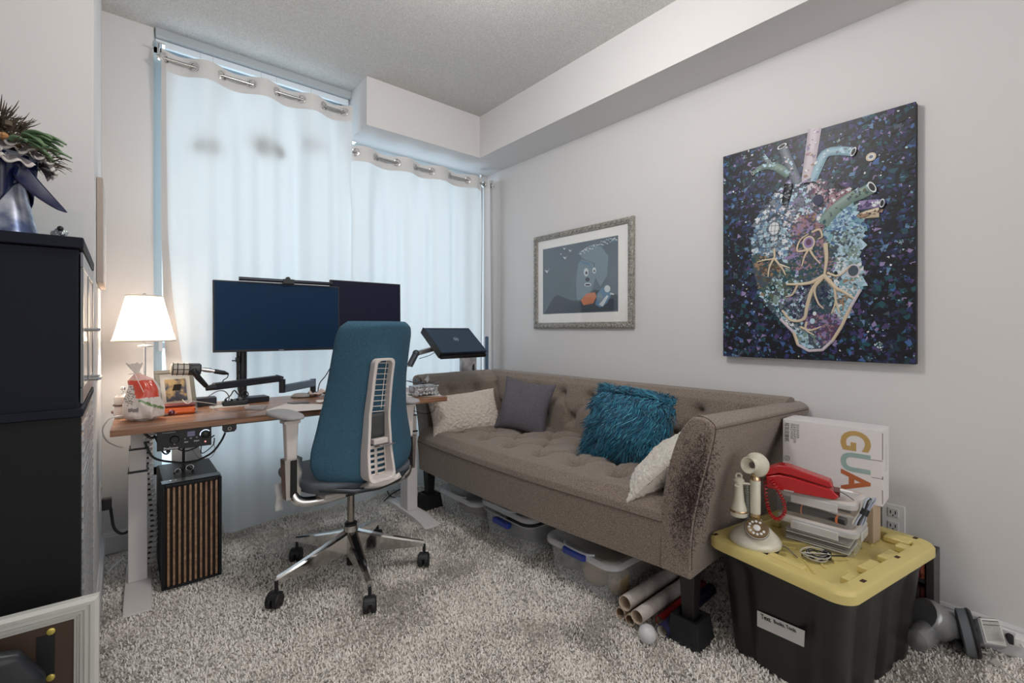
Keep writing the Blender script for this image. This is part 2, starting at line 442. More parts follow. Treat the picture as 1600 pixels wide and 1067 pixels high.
rod('curtain_rod', 'brushed metal rod carrying the long left curtain', .134, 1.118, 2.472, [.145])
rod('curtain_rod', 'brushed metal rod under the soffit carrying the shorter curtains', 1.128, 2.29, 2.237, [1.135, 2.165])

# ------------------------------------------------------------------ wall outlets
def outlet(label, loc, rz, name='wall_outlet'):
    t = thing(name, label, 'outlet', loc, rz)      # local -y faces the room
    MB().box((-.036, -.006, -.058), (.036, 0, .058)).build('cover_plate', white_m, t, bevel=.003)
    for s in (-1, 1):
        MB().box((-.017, -.009, s * .026 - .017), (.017, -.005, s * .026 + .017)).build('socket', M('socket_white', srgb(205, 204, 204), .4), t, bevel=.004)
        MB().box((-.009, -.0096, s*.026 - .004), (-.006, -.0088, s*.026 + .008)).box((.006, -.0096, s*.026 - .004), (.009, -.0088, s*.026 + .008)).box((-.002, -.0096, s*.026 - .012), (.002, -.0088, s*.026 - .007)).build('slot', black_m, t)
    return t
outlet('white double outlet on the right wall beyond the yellow lidded tote', (XR, .431, .362), R(-90))
outlet('white double outlet on the left wall beside the desk leg', (XG, 2.62, .40), R(90))
# dark discs added close behind the left curtain to cast its soft spots
disc_m = M('shadow_disc_dark', srgb(70, 62, 58), .8)
for (px_, py_, r_, lab_) in ((313, 234, .022, 'first from the left'), (333, 234, .030, 'second from the left'), (408, 232, .040, 'the largest, third from the left'), (432, 240, .030, 'fourth from the left'), (486, 232, .032, 'rightmost of the row')):
    p_ = at_y(px_, py_, 2.978); r_ *= 1.35
    o_ = MB().lathe([(r_, 0), (r_, .004)], 20, T=T((0, 0, 0), (R(90), 0, 0))).tube([(0, -.002, r_), (0, -.002, 2.58 - p_.z)], .0004, 4).build('shadow_disc', disc_m, loc=p_)
    tag(o_, 'round dark disc added behind the left curtain to cast a spot, ' + lab_, 'ornament')
# ------------------------------------------------------------------ desk
def wood_material(name, c0, c1, axis='X', sc=9.):
    m = bpy.data.materials.new(name); m.use_nodes = True
    nt = m.node_tree; N = nt.nodes.new; L = nt.links.new; b = nt.nodes['Principled BSDF']
    b.inputs['Roughness'].default_value = .32
    tc = N('ShaderNodeTexCoord'); mp = N('ShaderNodeMapping'); mp.inputs['Scale'].default_value = (.7, 14, 14) if axis == 'X' else (14, .7, 14)
    n = N('ShaderNodeTexNoise'); n.inputs['Scale'].default_value = sc * .35; n.inputs['Detail'].default_value = 6; n.inputs['Distortion'].default_value = 1.2
    mp2 = N('ShaderNodeMapping'); mp2.inputs['Scale'].default_value = (1.1, 13, 1)
    br = N('ShaderNodeTexBrick'); br.inputs['Scale'].default_value = 1.0; br.inputs['Color1'].default_value = (.75, .75, .75, 1); br.inputs['Color2'].default_value = (1.12, 1.08, 1.0, 1)
    br.inputs['Mortar'].default_value = (.8, .8, .8, 1); br.inputs['Mortar Size'].default_value = .004; br.inputs['Brick Width'].default_value = .6; br.inputs['Row Height'].default_value = .5
    r = N('ShaderNodeValToRGB'); r.color_ramp.elements[0].position = .3; r.color_ramp.elements[1].position = .7
    r.color_ramp.elements[0].color = c0; r.color_ramp.elements[1].color = c1
    x = N('ShaderNodeMixRGB'); x.blend_type = 'MULTIPLY'; x.inputs[0].default_value = 1
    L(tc.outputs['Object'], mp.inputs[0]); L(mp.outputs[0], n.inputs['Vector']); L(n.outputs['Fac'], r.inputs['Fac'])
    L(tc.outputs['Object'], mp2.inputs[0]); L(mp2.outputs[0], br.inputs['Vector'])
    L(r.outputs[0], x.inputs[1]); L(br.outputs['Color'], x.inputs[2]); L(x.outputs[0], b.inputs['Base Color'])
    return m
walnut_m = wood_material('walnut_butcher_block', srgb(104, 66, 48), srgb(184, 138, 108))
DZ = .725
desk = thing('standing_desk', 'walnut topped standing desk on white telescopic legs before the curtains', 'desk', (-.033, 2.29, 0), R(-2))
MB().box((0, 0, .698), (1.44, .575, DZ)).build('desktop', walnut_m, desk, bevel=.0025)
def desk_leg(x):
    b = MB().box((x, .255, .028), (x + .066, .355, .495)); o = b.build('leg', legwhite_m, desk, bevel=.004)
    MB().box((x + .004, .259, .497), (x + .062, .351, .590)).build('middle_stage', legwhite_m, o, bevel=.003)
    MB().box((x + .009, .264, .592), (x + .057, .346, .698)).build('inner_stage', legwhite_m, o, bevel=.003)
    MB().box((x - .001, .254, .490), (x + .067, .356, .4965)).box((x + .003, .258, .586), (x + .063, .352, .5915)).build('glide_ring', black_m, o)
    f = MB(); x0, x1 = x - .010, x + .080; y0, y1 = .012, .56
    prof = [(y0, 0), (y0, .008), (y0 + .05, .021), (y0 + .14, .028), (y1 - .14, .028), (y1 - .05, .021), (y1, .008), (y1, 0)]
    vs = [(xx, yy_, zz) for xx in (x0, x1) for yy_, zz in prof]; k = len(prof)
    f.add(vs, [tuple(range(k)), tuple(range(2*k-1, k-1, -1))] + [(i, k+i, k+(i+1)%k, (i+1)%k) for i in range(k)])
    f.build('foot', legwhite_m, desk, bevel=.003)
    return o
desk_leg(.045); desk_leg(1.318)
MB().box((.13, .225, .655), (1.30, .255, .697)).box((.13, .355, .655), (1.30, .385, .697)).build('crossbar', M('crossbar_grey', srgb(150, 154, 158), .5, .3), desk, bevel=.003)
hook = MB().prism([(-.026, 0), (-.026, -.022), (-.018, -.032), (.018, -.032), (.026, -.022), (.026, 0)], -.004, .004, T=frame_to((.385, .012, .697), (1, 0, 0), (0, 0, 1)))
hk = hook.build('control_panel', black_m, desk, bevel=.001)
MB().tube([(.385 + .006 * math.cos(a * PI / 8), .006, .680 + .006 * math.sin(a * PI / 8)) for a in range(16)], .002, 6, closed=True).build('button_ring', chrome_m, hk)

# cable spine: white vertebrae hanging from the desk to the carpet
sp = thing('cable_spine', 'white segmented cable spine hanging behind the left desk leg down to the carpet', 'cable organiser', (.100, 2.69, 0))
zz = .680; k = 0; sb = MB(); b2 = MB()
while zz > .03:
    wv = .020 if zz > .24 else .020 + .016 * (1 - zz / .24)
    ox = .010 * math.sin(zz * 9) + (-.02 if zz < .24 else 0) * (1 - zz / .24)
    sb.taper((ox - wv, -.014, zz - .014), (ox + wv, .014, zz), (.006, .002)); b2.box((ox - .006, -.006, zz - .024), (ox + .006, .006, zz)); zz -= .024
sb.build('vertebrae', white_m, sp, bevel=.002); b2.build('link_core', M('link_grey', srgb(60, 60, 62), .6), sp)

# audio interface under the desk
ai = thing('audio_interface', 'black rack audio interface with a small display mounted under the desk front', 'audio interface', (.20, 2.325, 0), R(-2))
MB().box((-.088, .012, .617), (.088, .18, .697)).build('case', blackmat_m, ai, bevel=.003)
MB().box((-.092, 0, .613), (.092, .012, .698)).build('front_panel', M('panel_black', srgb(26, 27, 33), .35), ai, bevel=.002)
MB().box((.008, -.001, .660), (.034, .002, .680)).build('display', M('lcd', srgb(100, 96, 116), .3, emis=(srgb(120, 118, 150), .12)), ai)
MB().lathe([(.016, 0), (.016, .006), (.013, .010)], 24, T=T((-.035, 0, .654), (R(90), 0, 0))).build('input_jack', black_m, ai)
kn = MB().lathe([(.017, 0), (.016, .011), (.012, .014)], 24, T=T((.070, 0, .662), (R(90), 0, 0))).build('volume_knob', black_m, ai)
MB().tube([(.070 + .0185 * math.cos(R(a)), -.002, .662 + .0185 * math.sin(R(a))) for a in range(40, 200, 10)], .0009, 6).build('indicator_ring', M('led_white', (.7, .8, 1, 1), emis=((.6, .75, 1), 1.5)), kn)
btn = M('button_grey', srgb(190, 190, 200), .4)
for bx, bz, s in ((.000, .652, .0022), (.020, .652, .0035), (.040, .653, .0022), (-.035, .635, .002)):
    MB().box((bx - s, -.003, bz - .002), (bx + s, .001, bz + .002)).build('button', btn, ai)
MB().ball((.070, -.001, .631), .003, 8).build('power_light', M('led_pink', srgb(255, 170, 160), .4, emis=(srgb(255, 140, 130), 1.0)), ai)
TF = lambda x, z, y=-.0006: frame_to((x, y, z), (1, 0, 0), (0, 0, 1))
text_obj('lettering', 'PreSonus', .0125, M('print_white', srgb(215, 215, 220), .5), ai, TF(-.070, .617), bold=.0002)
text_obj('lettering', 'THUNDERBOLT', .0062, _mats['print_white'], ai, TF(-.075, .6825))
text_obj('lettering', 'Input', .006, _mats['print_white'], ai, TF(-.002, .637), bold=.0004)
text_obj('lettering', 'Output', .006, _mats['print_white'], ai, TF(.030, .637), bold=.0004)

# computer tower with wooden slats
pc = thing('computer_tower', 'black computer tower with vertical walnut slats on its front', 'computer', (.128, 2.425, 0))
tower_m = M('tower_black', srgb(24, 27, 32), .5, spec=.3)
MB().box((0, 0, .012), (.214, .372, .452)).build('case', tower_m, pc, bevel=.010, seg=3)
MB().box((.001, .0005, .4515), (.213, .055, .4535)).build('top_strip', M('strip_grey', srgb(70, 76, 84), .35, .4), pc)
MB().box((.012, -.006, .022), (.202, .002, .438)).build('front_recess', M('front_mesh', srgb(30, 18, 12), .8), pc)
fr = MB().box((.0, -.014, .012), (.012, .001, .450)).box((.202, -.014, .012), (.214, .001, .450)).box((.012, -.014, .438), (.202, .001, .450)).box((.012, -.014, .012), (.202, .001, .022))
fr.build('front_frame', tower_m, pc, bevel=.003)
slat_m = wood_material('walnut_slat', srgb(140, 104, 80), srgb(198, 160, 130), 'Y')
for i in range(10):
    x = .0185 + i * .0190
    MB().box((x, -.013, .024), (x + .0085, -.003, .436)).build('slat', slat_m, pc, bevel=.001)
MB().box((.012, .012, 0), (.04, .05, .014)).box((.174, .012, 0), (.202, .05, .014)).box((.012, .32, 0), (.04, .36, .014)).box((.174, .32, 0), (.202, .36, .014)).build('foot', black_m, pc)
MB().lathe([(.006, 0), (.006, .002)], 12, T=T((.035, .03, .4535))).lathe([(.004, 0), (.004, .002)], 12, T=T((.05, .03, .4535))).build('button', chrome_m, pc)
# small headset stand between tower and interface
hs = thing('headphone_stand', 'thin black headphone stand post standing on the computer tower', 'headphone stand', (.215, 2.56, .452))
MB().tube([(0, 0, .005), (0, 0, .16)], .0055, 10).build('post', black_m, hs)
MB().tube([(-.035, -.01, .006), (-.018, 0, .022), (0, 0, .028), (.018, 0, .022), (.035, -.01, .006)], .006, 8).tube([(0, .03, .006), (0, 0, .028)], .006, 8).build('foot', black_m, hs)
MB().tube([(.022 + .014 * math.cos(a * PI / 8), -.012, .024 + .014 * math.sin(a * PI / 8)) for a in range(16)], .0022, 6, closed=True).tube([(-.022 + .010 * math.cos(a * PI / 8), -.012, .016 + .012 * math.sin(a * PI / 8)) for a in range(16)], .002, 6, closed=True).build('clip', chrome_m, hs)

# ------------------------------------------------------------------ table lamp
lp = thing('table_lamp', 'lit table lamp with a white pleated shade on the left end of the desk', 'lamp', (.082, 2.715, DZ))
def shade(u, v):
    a = u * 2 * PI; r = lerp(.116, .067, v ** .93) * (1 + .006 * math.cos(a * 60)); return (r * math.cos(a), r * math.sin(a), lerp(.325, .528, v))
shade_m = M_cloth('lamp_shade_fabric', srgb(244, 236, 226), .62)
so = MB().grid(shade, 240, 8, wrap_u=True).build('lamp_shade', shade_m, lp, sharp=180)
MB().tube([(.1165 * math.cos(a * PI / 24), .1165 * math.sin(a * PI / 24), .325) for a in range(48)], .003, 6, closed=True).tube([(.067 * math.cos(a * PI / 24), .067 * math.sin(a * PI / 24), .528) for a in range(48)], .003, 6, closed=True).build('trim_band', M('shade_trim', srgb(205, 196, 184), .6), so)
MB().lathe([(.005, .0), (.005, .30)], 12).tube([(0, 0, .29), (0, 0, .53)], .003, 8).build('pole', steel_m, lp)
MB().lathe([(.050, 0), (.050, .008), (.044, .014), (.012, .020), (.006, .03)], 32).build('base', steel_m, lp)
MB().lathe([(.030, .296), (.030, .302), (.008, .308), (.008, .312)], 24).build('socket_cap', steel_m, lp)
MB().ball((0, 0, .536), .007, 10).tube([(0, 0, .527), (-.067, 0, .527)], .0015, 6).tube([(0, 0, .527), (.067, 0, .527)], .0015, 6).build('finial', steel_m, lp)
bl = bpy.data.lights.new('bulb_light', 'POINT'); bl.energy = 4; bl.color = (1, .86, .70); bl.shadow_soft_size = .03
bo = bpy.data.objects.new('bulb_light', bl); C.objects.link(bo); bo.parent = lp; bo.location = (0, 0, .41)

# ------------------------------------------------------------------ monitors
screen_m = M('screen_glass', srgb(16, 46, 76), .5, spec=.12)
screen2_m = M('screen_glass_violet', srgb(34, 34, 56), .5, spec=.12)
def monitor(name, label, c, wd, ht, rz, tilt, smat, th=.03):
    t = thing(name, label, 'monitor', c, rot=(tilt, 0, rz))
    MB().box((-wd/2, -.004, -ht/2), (wd/2, .016, ht/2)).box((-wd*.32, .016, -ht*.34), (wd*.32, .045, ht*.30)).build('housing', black_m, t, bevel=.003)
    MB().box((-wd/2 + .007, -.006, -ht/2 + .012), (wd/2 - .007, -.0042, ht/2 - .007)).build('screen', smat, t)
    return t
m1 = monitor('desk_monitor', 'wide black monitor, largest of the screens, with a light bar on its top edge', (.655, 2.706, 1.167), .618, .362, R(-1.5), R(-1), screen_m)
MB().box((-.012, -.0075, -.178), (.012, -.004, -.172)).build('chin_mark', M('mark_grey', srgb(120, 130, 140), .4), m1)
m2 = monitor('desk_monitor', 'smaller black monitor behind the chair back, right of the wide one', (1.172, 2.80, 1.254), .452, .285, R(0), R(-1), screen2_m)
sb_ = thing('screen_light_bar', 'long black light bar clamped on top of the wide monitor', 'lamp', (.688, 2.69, 1.357), R(-1.5))
MB().tube([(-.232, 0, .002), (.232, 0, .002)], .0105, 14).build('tube', M('bar_metal', srgb(40, 44, 52), .3, .6), sb_)
MB().box((-.215, -.004, -.0095), (-.03, .004, -.0075)).box((.03, -.004, -.0095), (.215, .004, -.0075)).build('diffuser', M('bar_diffuser', srgb(225, 232, 236), .4), sb_)
MB().box((-.028, -.012, -.012), (.028, .05, .014)).tube([(0, 0, .016), (0, .02, .016)], .012, 10).build('clamp', black_m, sb_, bevel=.003)
st = thing('monitor_stand', 'black steel monitor pole clamped to the back of the desk', 'monitor stand', (.492, 2.80, 0))
MB().tube([(0, 0, DZ), (0, 0, 1.25)], .0195, 20).build('pole', M('pole_black', srgb(30, 31, 38), .35), st)
MB().lathe([(.045, 0), (.045, .010), (.024, .014), (.022, .03)], 24, T=T((0, 0, DZ))).build('base', black_m, st)
MB().box((-.036, -.03, .93), (-.018, .0, .955)).box((-.055, -.028, .936), (-.036, -.022, .942)).tube([(-.027, -.015, .80), (-.027, -.015, 1.0)], .006, 8).build('clamp', black_m, st, bevel=.002)
MB().box((-.02, -.065, 1.15), (.165, -.012, 1.19)).build('arm', black_m, st, bevel=.004)
MB().box((.02, .052, 1.20), (.62, .066, 1.24)).build('arm', black_m, st, bevel=.004)

# boom arm and microphone
ba = thing('microphone_boom_arm', 'low black articulated boom arm reaching across the desk below the wide monitor', 'microphone arm', (0, 0, 0))
pE = at_y(489, 594, 2.80); pF = at_y(442, 607, 2.62); pG = at_y(441, 594, 2.62); pH = at_y(322, 606, 2.52)
dark_arm = M('boom_black', srgb(30, 33, 42), .4); slate_arm = M('boom_slate', srgb(92, 110, 126), .4)
def bar(p, q, w_, h_, mat_, name, par):
    p, q = Vector(p), Vector(q); t = (q - p).normalized(); n = t.cross(Vector((0, 0, 1))).normalized(); up = n.cross(t)
    b = MB(); vs = [pt + n * sx * w_/2 + up * sz * h_/2 for pt in (p, q) for sx, sz in ((-1,-1),(1,-1),(1,1),(-1,1))]
    b.add(vs, [(0,1,2,3),(7,6,5,4),(0,4,5,1),(1,5,6,2),(2,6,7,3),(3,7,4,0)]); return b.build(name, mat_, par, bevel=min(w_, h_) * .18)
bar(at_y(443, 607, 2.62), at_y(490, 598, 2.80), .030, .040, slate_arm, 'lower_arm', ba)
bar(at_y(436, 591, 2.62), at_y(333, 604, 2.52), .034, .033, dark_arm, 'upper_arm', ba)
e = MB(); q = at_y(441, 596, 2.62)
e.tube([(q.x, q.y, q.z + .012), (q.x, q.y, q.z - .058)], .016, 12).tube([at_y(430, 590, 2.62), at_y(441, 593, 2.62)], .017, 12)
e.build('elbow_joint', dark_arm, ba)
q = at_y(489, 596, 2.80); MB().tube([(q.x, q.y, q.z + .015), (q.x, q.y, DZ)], .016, 14).lathe([(.03, 0), (.03, .012), (.02, .016)], 20, T=T((q.x, q.y, DZ))).build('base_post', dark_arm, ba)
q = at_y(326, 606, 2.52); MB().tube([at_y(337, 604, 2.52), at_y(321, 607, 2.52)], [.016, .011], 12).build('end_joint', dark_arm, ba)
mk = thing('studio_microphone', 'silver and black studio microphone on the boom arm beside the lamp', 'microphone', (0, 0, 0))
YM = 2.52
pa, pb = at_y(266, 576.5, YM), at_y(314, 577, YM); ax = (pb - pa).normalized(); Lm = (pb - pa).length
Tm = frame_to(pa, ax, (0, 0, 1)) @ Matrix.Rotation(R(90), 4, 'Y')
MB().lathe([(.015, 0), (.022, .002), (.0255, .008), (.0255, Lm * .62), (.022, Lm * .64)], 24, T=Tm).build('grille', M('mic_silver', srgb(205, 198, 186), .6, .2, bump=(900, .4, .001)), mk)
cg = MB()
for zq in (.008, Lm * .22, Lm * .42, Lm * .6): cg.tube([Tm @ Vector((.0265 * math.cos(a * PI / 12), .0265 * math.sin(a * PI / 12), zq)) for a in range(24)], .0019, 6, closed=True)
for a in range(6): cg.tube([Tm @ Vector((.0265 * math.cos(a * PI / 3), .0265 * math.sin(a * PI / 3), z_)) for z_ in (.008, Lm * .6)], .0015, 6)
cg.build('cage', black_m, mk)
MB().lathe([(.0265, Lm * .62), (.0275, Lm * .66), (.0275, Lm * .94), (.022, Lm)], 24, T=Tm).build('body', M('mic_body', srgb(62, 62, 68), .4), mk)
y0 = at_y(303, 580, YM - .03)
MB().ball(y0, .013, 12).tube([y0, at_y(310, 590, YM - .03), at_y(322, 603, YM - .01)], [.012, .012, .010], 10).build('yoke', black_m, mk)
MB().tube([pb, at_y(335, 580, YM)], [.008, .008], 10).tube([at_y(318, 577.4, YM), at_y(330, 579, YM)], .0105, 10).build('cable_plug', steel_m, mk)
MB().tube([at_y(335, 580, YM), at_y(350, 582.5, YM), at_y(357, 584, YM)], [.0105, .010, .004], 10).build('connector_boot', black_m, mk)
cb = MB().tube(spline([at_y(357, 584, YM), at_y(355, 590, YM), at_y(349, 594, YM), at_y(347, 601, YM + .02)], 6), .0022, 6).build('microphone_cable', cable_m)
tag(cb, 'thin black cable dropping from the microphone plug to the boom arm', 'cable')

# ------------------------------------------------------------------ laptop on its arm
lt = thing('laptop', 'closed dark blue laptop tilted on a support arm above the sofa end', 'laptop', (0, 0, 0))
A_ = at_z(662.7, 512, 1.107); 
import mathutils
def solve_lap():
    """far-left corner fixed; world orientation: long side near +X, short side down towards the camera"""
    best = None
    for Y0 in [2.5 + .02 * i for i in range(20)]:
        a = at_y(662.7, 512, Y0)
        for ang in range(-20, 40, 4):
            lx = Vector((math.cos(R(ang)), math.sin(R(ang)), 0)); ly = Vector((lx.y, -lx.x, 0))
            for tl in range(10, 70, 4):
                s = ly * math.cos(R(tl)) + Vector((0, 0, -math.sin(R(tl))))
                pts = [a + lx * .345, a + lx * .345 + s * .235, a + s * .235]; err = 0
                for p_, (px, py) in zip(pts, ((735, 512.5), (763, 547), (691.5, 550.7))):
                    lat = CY * p_.x - SY * p_.y; d = SY * p_.x + CY * p_.y
                    err += (800 + F_PX * lat / d - px) ** 2 + (HOR - F_PX * (p_.z - 1.1) / d - py) ** 2
                if best is None or err < best[0]: best = (err, a, lx, s)
    return best
_, a, lx, s_ = solve_lap()
TL = frame_to(a, lx, s_)              # local x along hinge, y down the lid, z points down into the laptop
MB().box((0, 0, .0), (.345, .235, .010)).build('lid', M('laptop_lid', srgb(40, 60, 82), .38, .3), lt, bevel=.003).matrix_local = TL
MB().box((.002, .002, .011), (.343, .233, .030)).build('keyboard_base', M('laptop_base', srgb(34, 36, 42), .4), lt, bevel=.003).matrix_local = TL
MB().box((.035, .004, -.0008), (.31, .016, .0)).build('hinge_strip', M('laptop_strip', srgb(60, 66, 76), .3, .5), lt).matrix_local = TL
MB().tube([TL @ Vector((.172 + .0165 * math.cos(a_ * PI / 16), .115 + .0165 * math.sin(a_ * PI / 16), -.0008)) for a_ in range(32)], .0012, 6, closed=True).build('logo_ring', M('logo_silver', srgb(178, 196, 210), .3, .6), lt)
text_obj('lettering', 'DELL', .0125, _mats['logo_silver'], lt, TL @ Matrix.Translation((.172, .119, -.0008)) @ Matrix.Rotation(PI, 4, 'X'), align='CENTER', bold=.0006)
tr = MB().box((-.006, -.004, .032), (.351, .239, .040)).box((-.008, -.004, .0), (-.001, .236, .042)).box((.0, .237, .02), (.345, .246, .042))
la = thing('laptop_holder', 'silver jointed laptop holder with tray rising from the right end of the desk', 'laptop stand', (0, 0, 0))
tr.build('tray', black_m, la, bevel=.002).matrix_local = TL
mid = TL @ Vector((.12, .12, .055)); j1 = at_y(650, 552, mid.y - .03); j2 = at_y(640, 566, mid.y - .03)
bar(j1, TL @ Vector((.05, .13, .050)), .028, .028, steel_m, 'upper_link', la)
MB().tube([(TL @ Vector((.05, .13, .05))), mid, TL @ Vector((.17, .12, .042))], .014, 10).build('tilt_joint', steel_m, la)
MB().ball(j1, .021, 12).tube([j1 + Vector((0, 0, -.0)), Vector((j2.x, j2.y, j2.z - .02))], .018, 12).build('elbow', M('arm_dark', srgb(70, 76, 84), .4, .5), la)
jb = Vector((1.27, 2.765, 0))
bar((j2.x + .0, j2.y, j2.z - .012), (jb.x, jb.y, j2.z - .012), .028, .026, steel_m, 'lower_link', la)
MB().tube([(jb.x, jb.y, DZ), (jb.x, jb.y, j2.z + .01)], .016, 14).lathe([(.035, 0), (.035, .01), (.02, .014)], 20, T=T((jb.x, jb.y, DZ))).build('post', steel_m, la)
o = MB().tube(spline([j1 + Vector((.01, -.02, -.03)), j1.lerp(mid, .4) + Vector((0, -.02, -.025)), mid + Vector((-.03, -.01, -.0))], 5), .002, 6).build('cable', cable_m, la)
# ------------------------------------------------------------------ office chair
ch = thing('office_chair', 'blue mesh backed office chair with white spine on a polished five star base', 'chair', (.792, 2.072, 0), R(7))
blue_m = M('chair_mesh_blue', srgb(42, 78, 99), .85, bump=(500, .7, .002), var=(300, srgb(60, 101, 124), .15))
seat_m = M('seat_slate', srgb(92, 100, 108), .85, bump=(700, .4, .0015))
chw_m = M('chair_white', srgb(222, 214, 210), .38)
BACK_C = [(.47, -.215), (.60, -.205), (.75, -.215), (.90, -.245), (1.05, -.285), (1.14, -.315)]
BACK_W = [(.472, .13), (.485, .19), (.51, .222), (.56, .238), (.62, .232), (.70, .212), (.80, .193), (.90, .182), (1.0, .177), (1.07, .174), (1.105, .166), (1.125, .150), (1.134, .125)]
def smooth_tab(tab, x):
    return (curve1(tab, x - .012) + curve1(tab, x) * 2 + curve1(tab, x + .012)) / 4
def back_c(z): return smooth_tab(BACK_C, z)
def wrap(u): return .085 * abs(u) ** 2.2
def backrest(u, v):
    z = lerp(.472, 1.134, .5 - .5 * math.cos(v * PI)); a = u * 2 * PI; hw = smooth_tab(BACK_W, z)
    c, s = math.cos(a), math.sin(a); cx = math.copysign(abs(c) ** .75, c); sx = math.copysign(abs(s) ** .55, s)
    edge = min(1, min(z - .470, 1.136 - z) / .02) ** .5
    return (hw * cx, back_c(z) + wrap(cx) + .019 * sx * edge, z)
MB().grid(backrest, 72, 60, wrap_u=True).build('backrest', blue_m, ch, sharp=180)
def spine_pt(x, z, y=0): return (x - .016, back_c(z) - .020 + wrap(x / .2) - y, z)
# white oval spine frame, deep side walls
def sw(z): return curve1([(.475, .060), (.52, .062), (.60, .058), (.72, .051), (.85, .047), (1.0, .046)], z)
def spine_loop(inset):
    pts = []
    z0, z1 = .486 + inset, .985 - inset * .8; r = .022
    for i in range(21): z = lerp(z0 + r, z1 - r, i / 20); pts.append((sw(z) - inset, z))
    w1 = sw(z1) - inset; w0 = sw(z0) - inset
    for i in range(1, 8): a = i * PI / 16; pts.append((w1 - r + r * math.cos(a), z1 - r + r * math.sin(a)))
    top = [(-x, z) for x, z in pts[::-1]]
    pts = pts + top
    for i in range(1, 8): a = PI + i * PI / 16; pts.append((-(w0 - r) + r * math.cos(a), z0 + r + r * math.sin(a)))
    for i in range(1, 8): a = 1.5 * PI + i * PI / 16; pts.append((w0 - r + r * math.cos(a), z0 + r + r * math.sin(a)))
    return pts
def dep(z): return curve1([(.48, .070), (.60, .055), (.75, .040), (.98, .032)], z)
lo, li = spine_loop(0), spine_loop(.012); n = len(lo); sf = MB()
vs = [spine_pt(x, z, 0.0) for x, z in lo] + [spine_pt(x, z, dep(z)) for x, z in lo] + [spine_pt(x, z, dep(z)) for x, z in li] + [spine_pt(x, z, 0.0) for x, z in li]
fs = []
for k_ in range(3):
    for i in range(n): fs.append((k_*n + i, k_*n + (i+1)%n, (k_+1)*n + (i+1)%n, (k_+1)*n + i))
spine = sf.add(vs, fs).build('spine_frame', chw_m, ch, bevel=.003, sharp=50)
def sbar(x0, z0, x1, z1, r_, b):
    b.tube([spine_pt(lerp(x0, x1, t / 6), lerp(z0, z1, t / 6), .006) for t in range(7)], r_, 6)
lat = MB()
for i in range(10):
    z = .967 - i * .0225; h = sw(z) - .010; sbar(-h, z, h, z - .004, .0018, lat)
for fx in (-.42, .42): lat.tube([spine_pt(sw(z) * fx, z, .006) for z in [.975 - i * .02 for i in range(11)]], .0018, 6)
lat.build('upper_lattice', chw_m, spine)
MB().grid(lambda u, v: spine_pt(lerp(-1, 1, u) * (sw(lerp(.655, .755, v)) - .008), lerp(.655, .755, v), .008), 6, 6).build('lumbar_plate', M('plate_grey', srgb(70, 72, 72), .5), spine, solid=.003)
lat = MB()
def plate(z0, z1, fx0, fx1): lat.grid(lambda u, v: spine_pt(lerp(fx0, fx1, u) * (sw(lerp(z0, z1, v)) - .008), lerp(z0, z1, v), .010), 3, 3)
for z0, z1 in ((.498, .508), (.520, .530), (.542, .552), (.564, .574), (.586, .596), (.608, .622)): plate(z0, z1, -1, 1)
for f0, f1 in ((-1, -.82), (-.12, .12), (.82, 1)): plate(.498, .622, f0, f1)
lat.build('lower_lattice', chw_m, spine, solid=.004)
MB().box((-.036, back_c(.64) - .052, .628), (.036, back_c(.64) - .026, .652)).build('lumbar_frame', chw_m, spine, bevel=.004)
MB().prism([(-.036, 0), (.036, 0), (.046, -.03), (.02, -.042), (-.03, -.030)], 0, .006, T=T((.006, back_c(.63) - .045, .618), (R(-12), 0, 0))).build('lumbar_lever', M('lever_grey', srgb(120, 120, 122), .3, .4), spine, bevel=.002)
# lower bracket joining spine and mechanism
MB().grid(lambda u, v: (lerp(-.070, .070, u) * (1 - .35 * v), lerp(back_c(.49) - .075, -.09, v), lerp(.492, .418, v ** .8) - .012 * math.sin(u * PI)), 10, 10).build('spine_foot', chw_m, ch, solid=.022, sharp=60)
MB().tube([(-.205, -.14, .462), (-.10, -.22, .448), (0, -.235, .444), (.10, -.22, .448), (.205, -.14, .462)], .011, 10).build('back_rim', M('rim_dark', srgb(52, 56, 60), .3, .4), ch)
# seat
def seat(u, v):
    a = u * 2 * PI; rr = v; c, s = math.cos(a), math.sin(a)
    px = math.copysign(abs(c) ** .62, c) * .258; py = math.copysign(abs(s) ** .62, s) * .245
    return px, py
def seat_top(u, v):
    px, py = seat(u, 1)
    if v < .5: t = v * 2; k_ = t; z = .462 + 0.012 * t; return (px * (.93 + .07 * t), .045 + py * (.93 + .07 * t), lerp(.440, .468, t))
    t = (v - .5) * 2; f = math.cos(t * PI / 2) ** .55 if t < 1 else 0
    x, y = px * f, py * f
    return (x, .045 + y, .468 + .032 * math.sin(t * PI / 2) ** .6 - .02 * max(0, y / .245) ** 3 + .010 * (abs(x) / .258) ** 2)
MB().grid(seat_top, 48, 26, wrap_u=True).build('seat', seat_m, ch, sharp=180)
MB().box((-.19, -.15, .415), (.19, .22, .438)).build('seat_pan', M('pan_white', srgb(178, 172, 168), .5), ch, bevel=.010)
MB().prism([(-.075, -.10), (.075, -.10), (.09, .10), (-.09, .10)], .385, .416).build('mechanism', M('mech_dark', srgb(50, 52, 56), .35, .5), ch, bevel=.01)
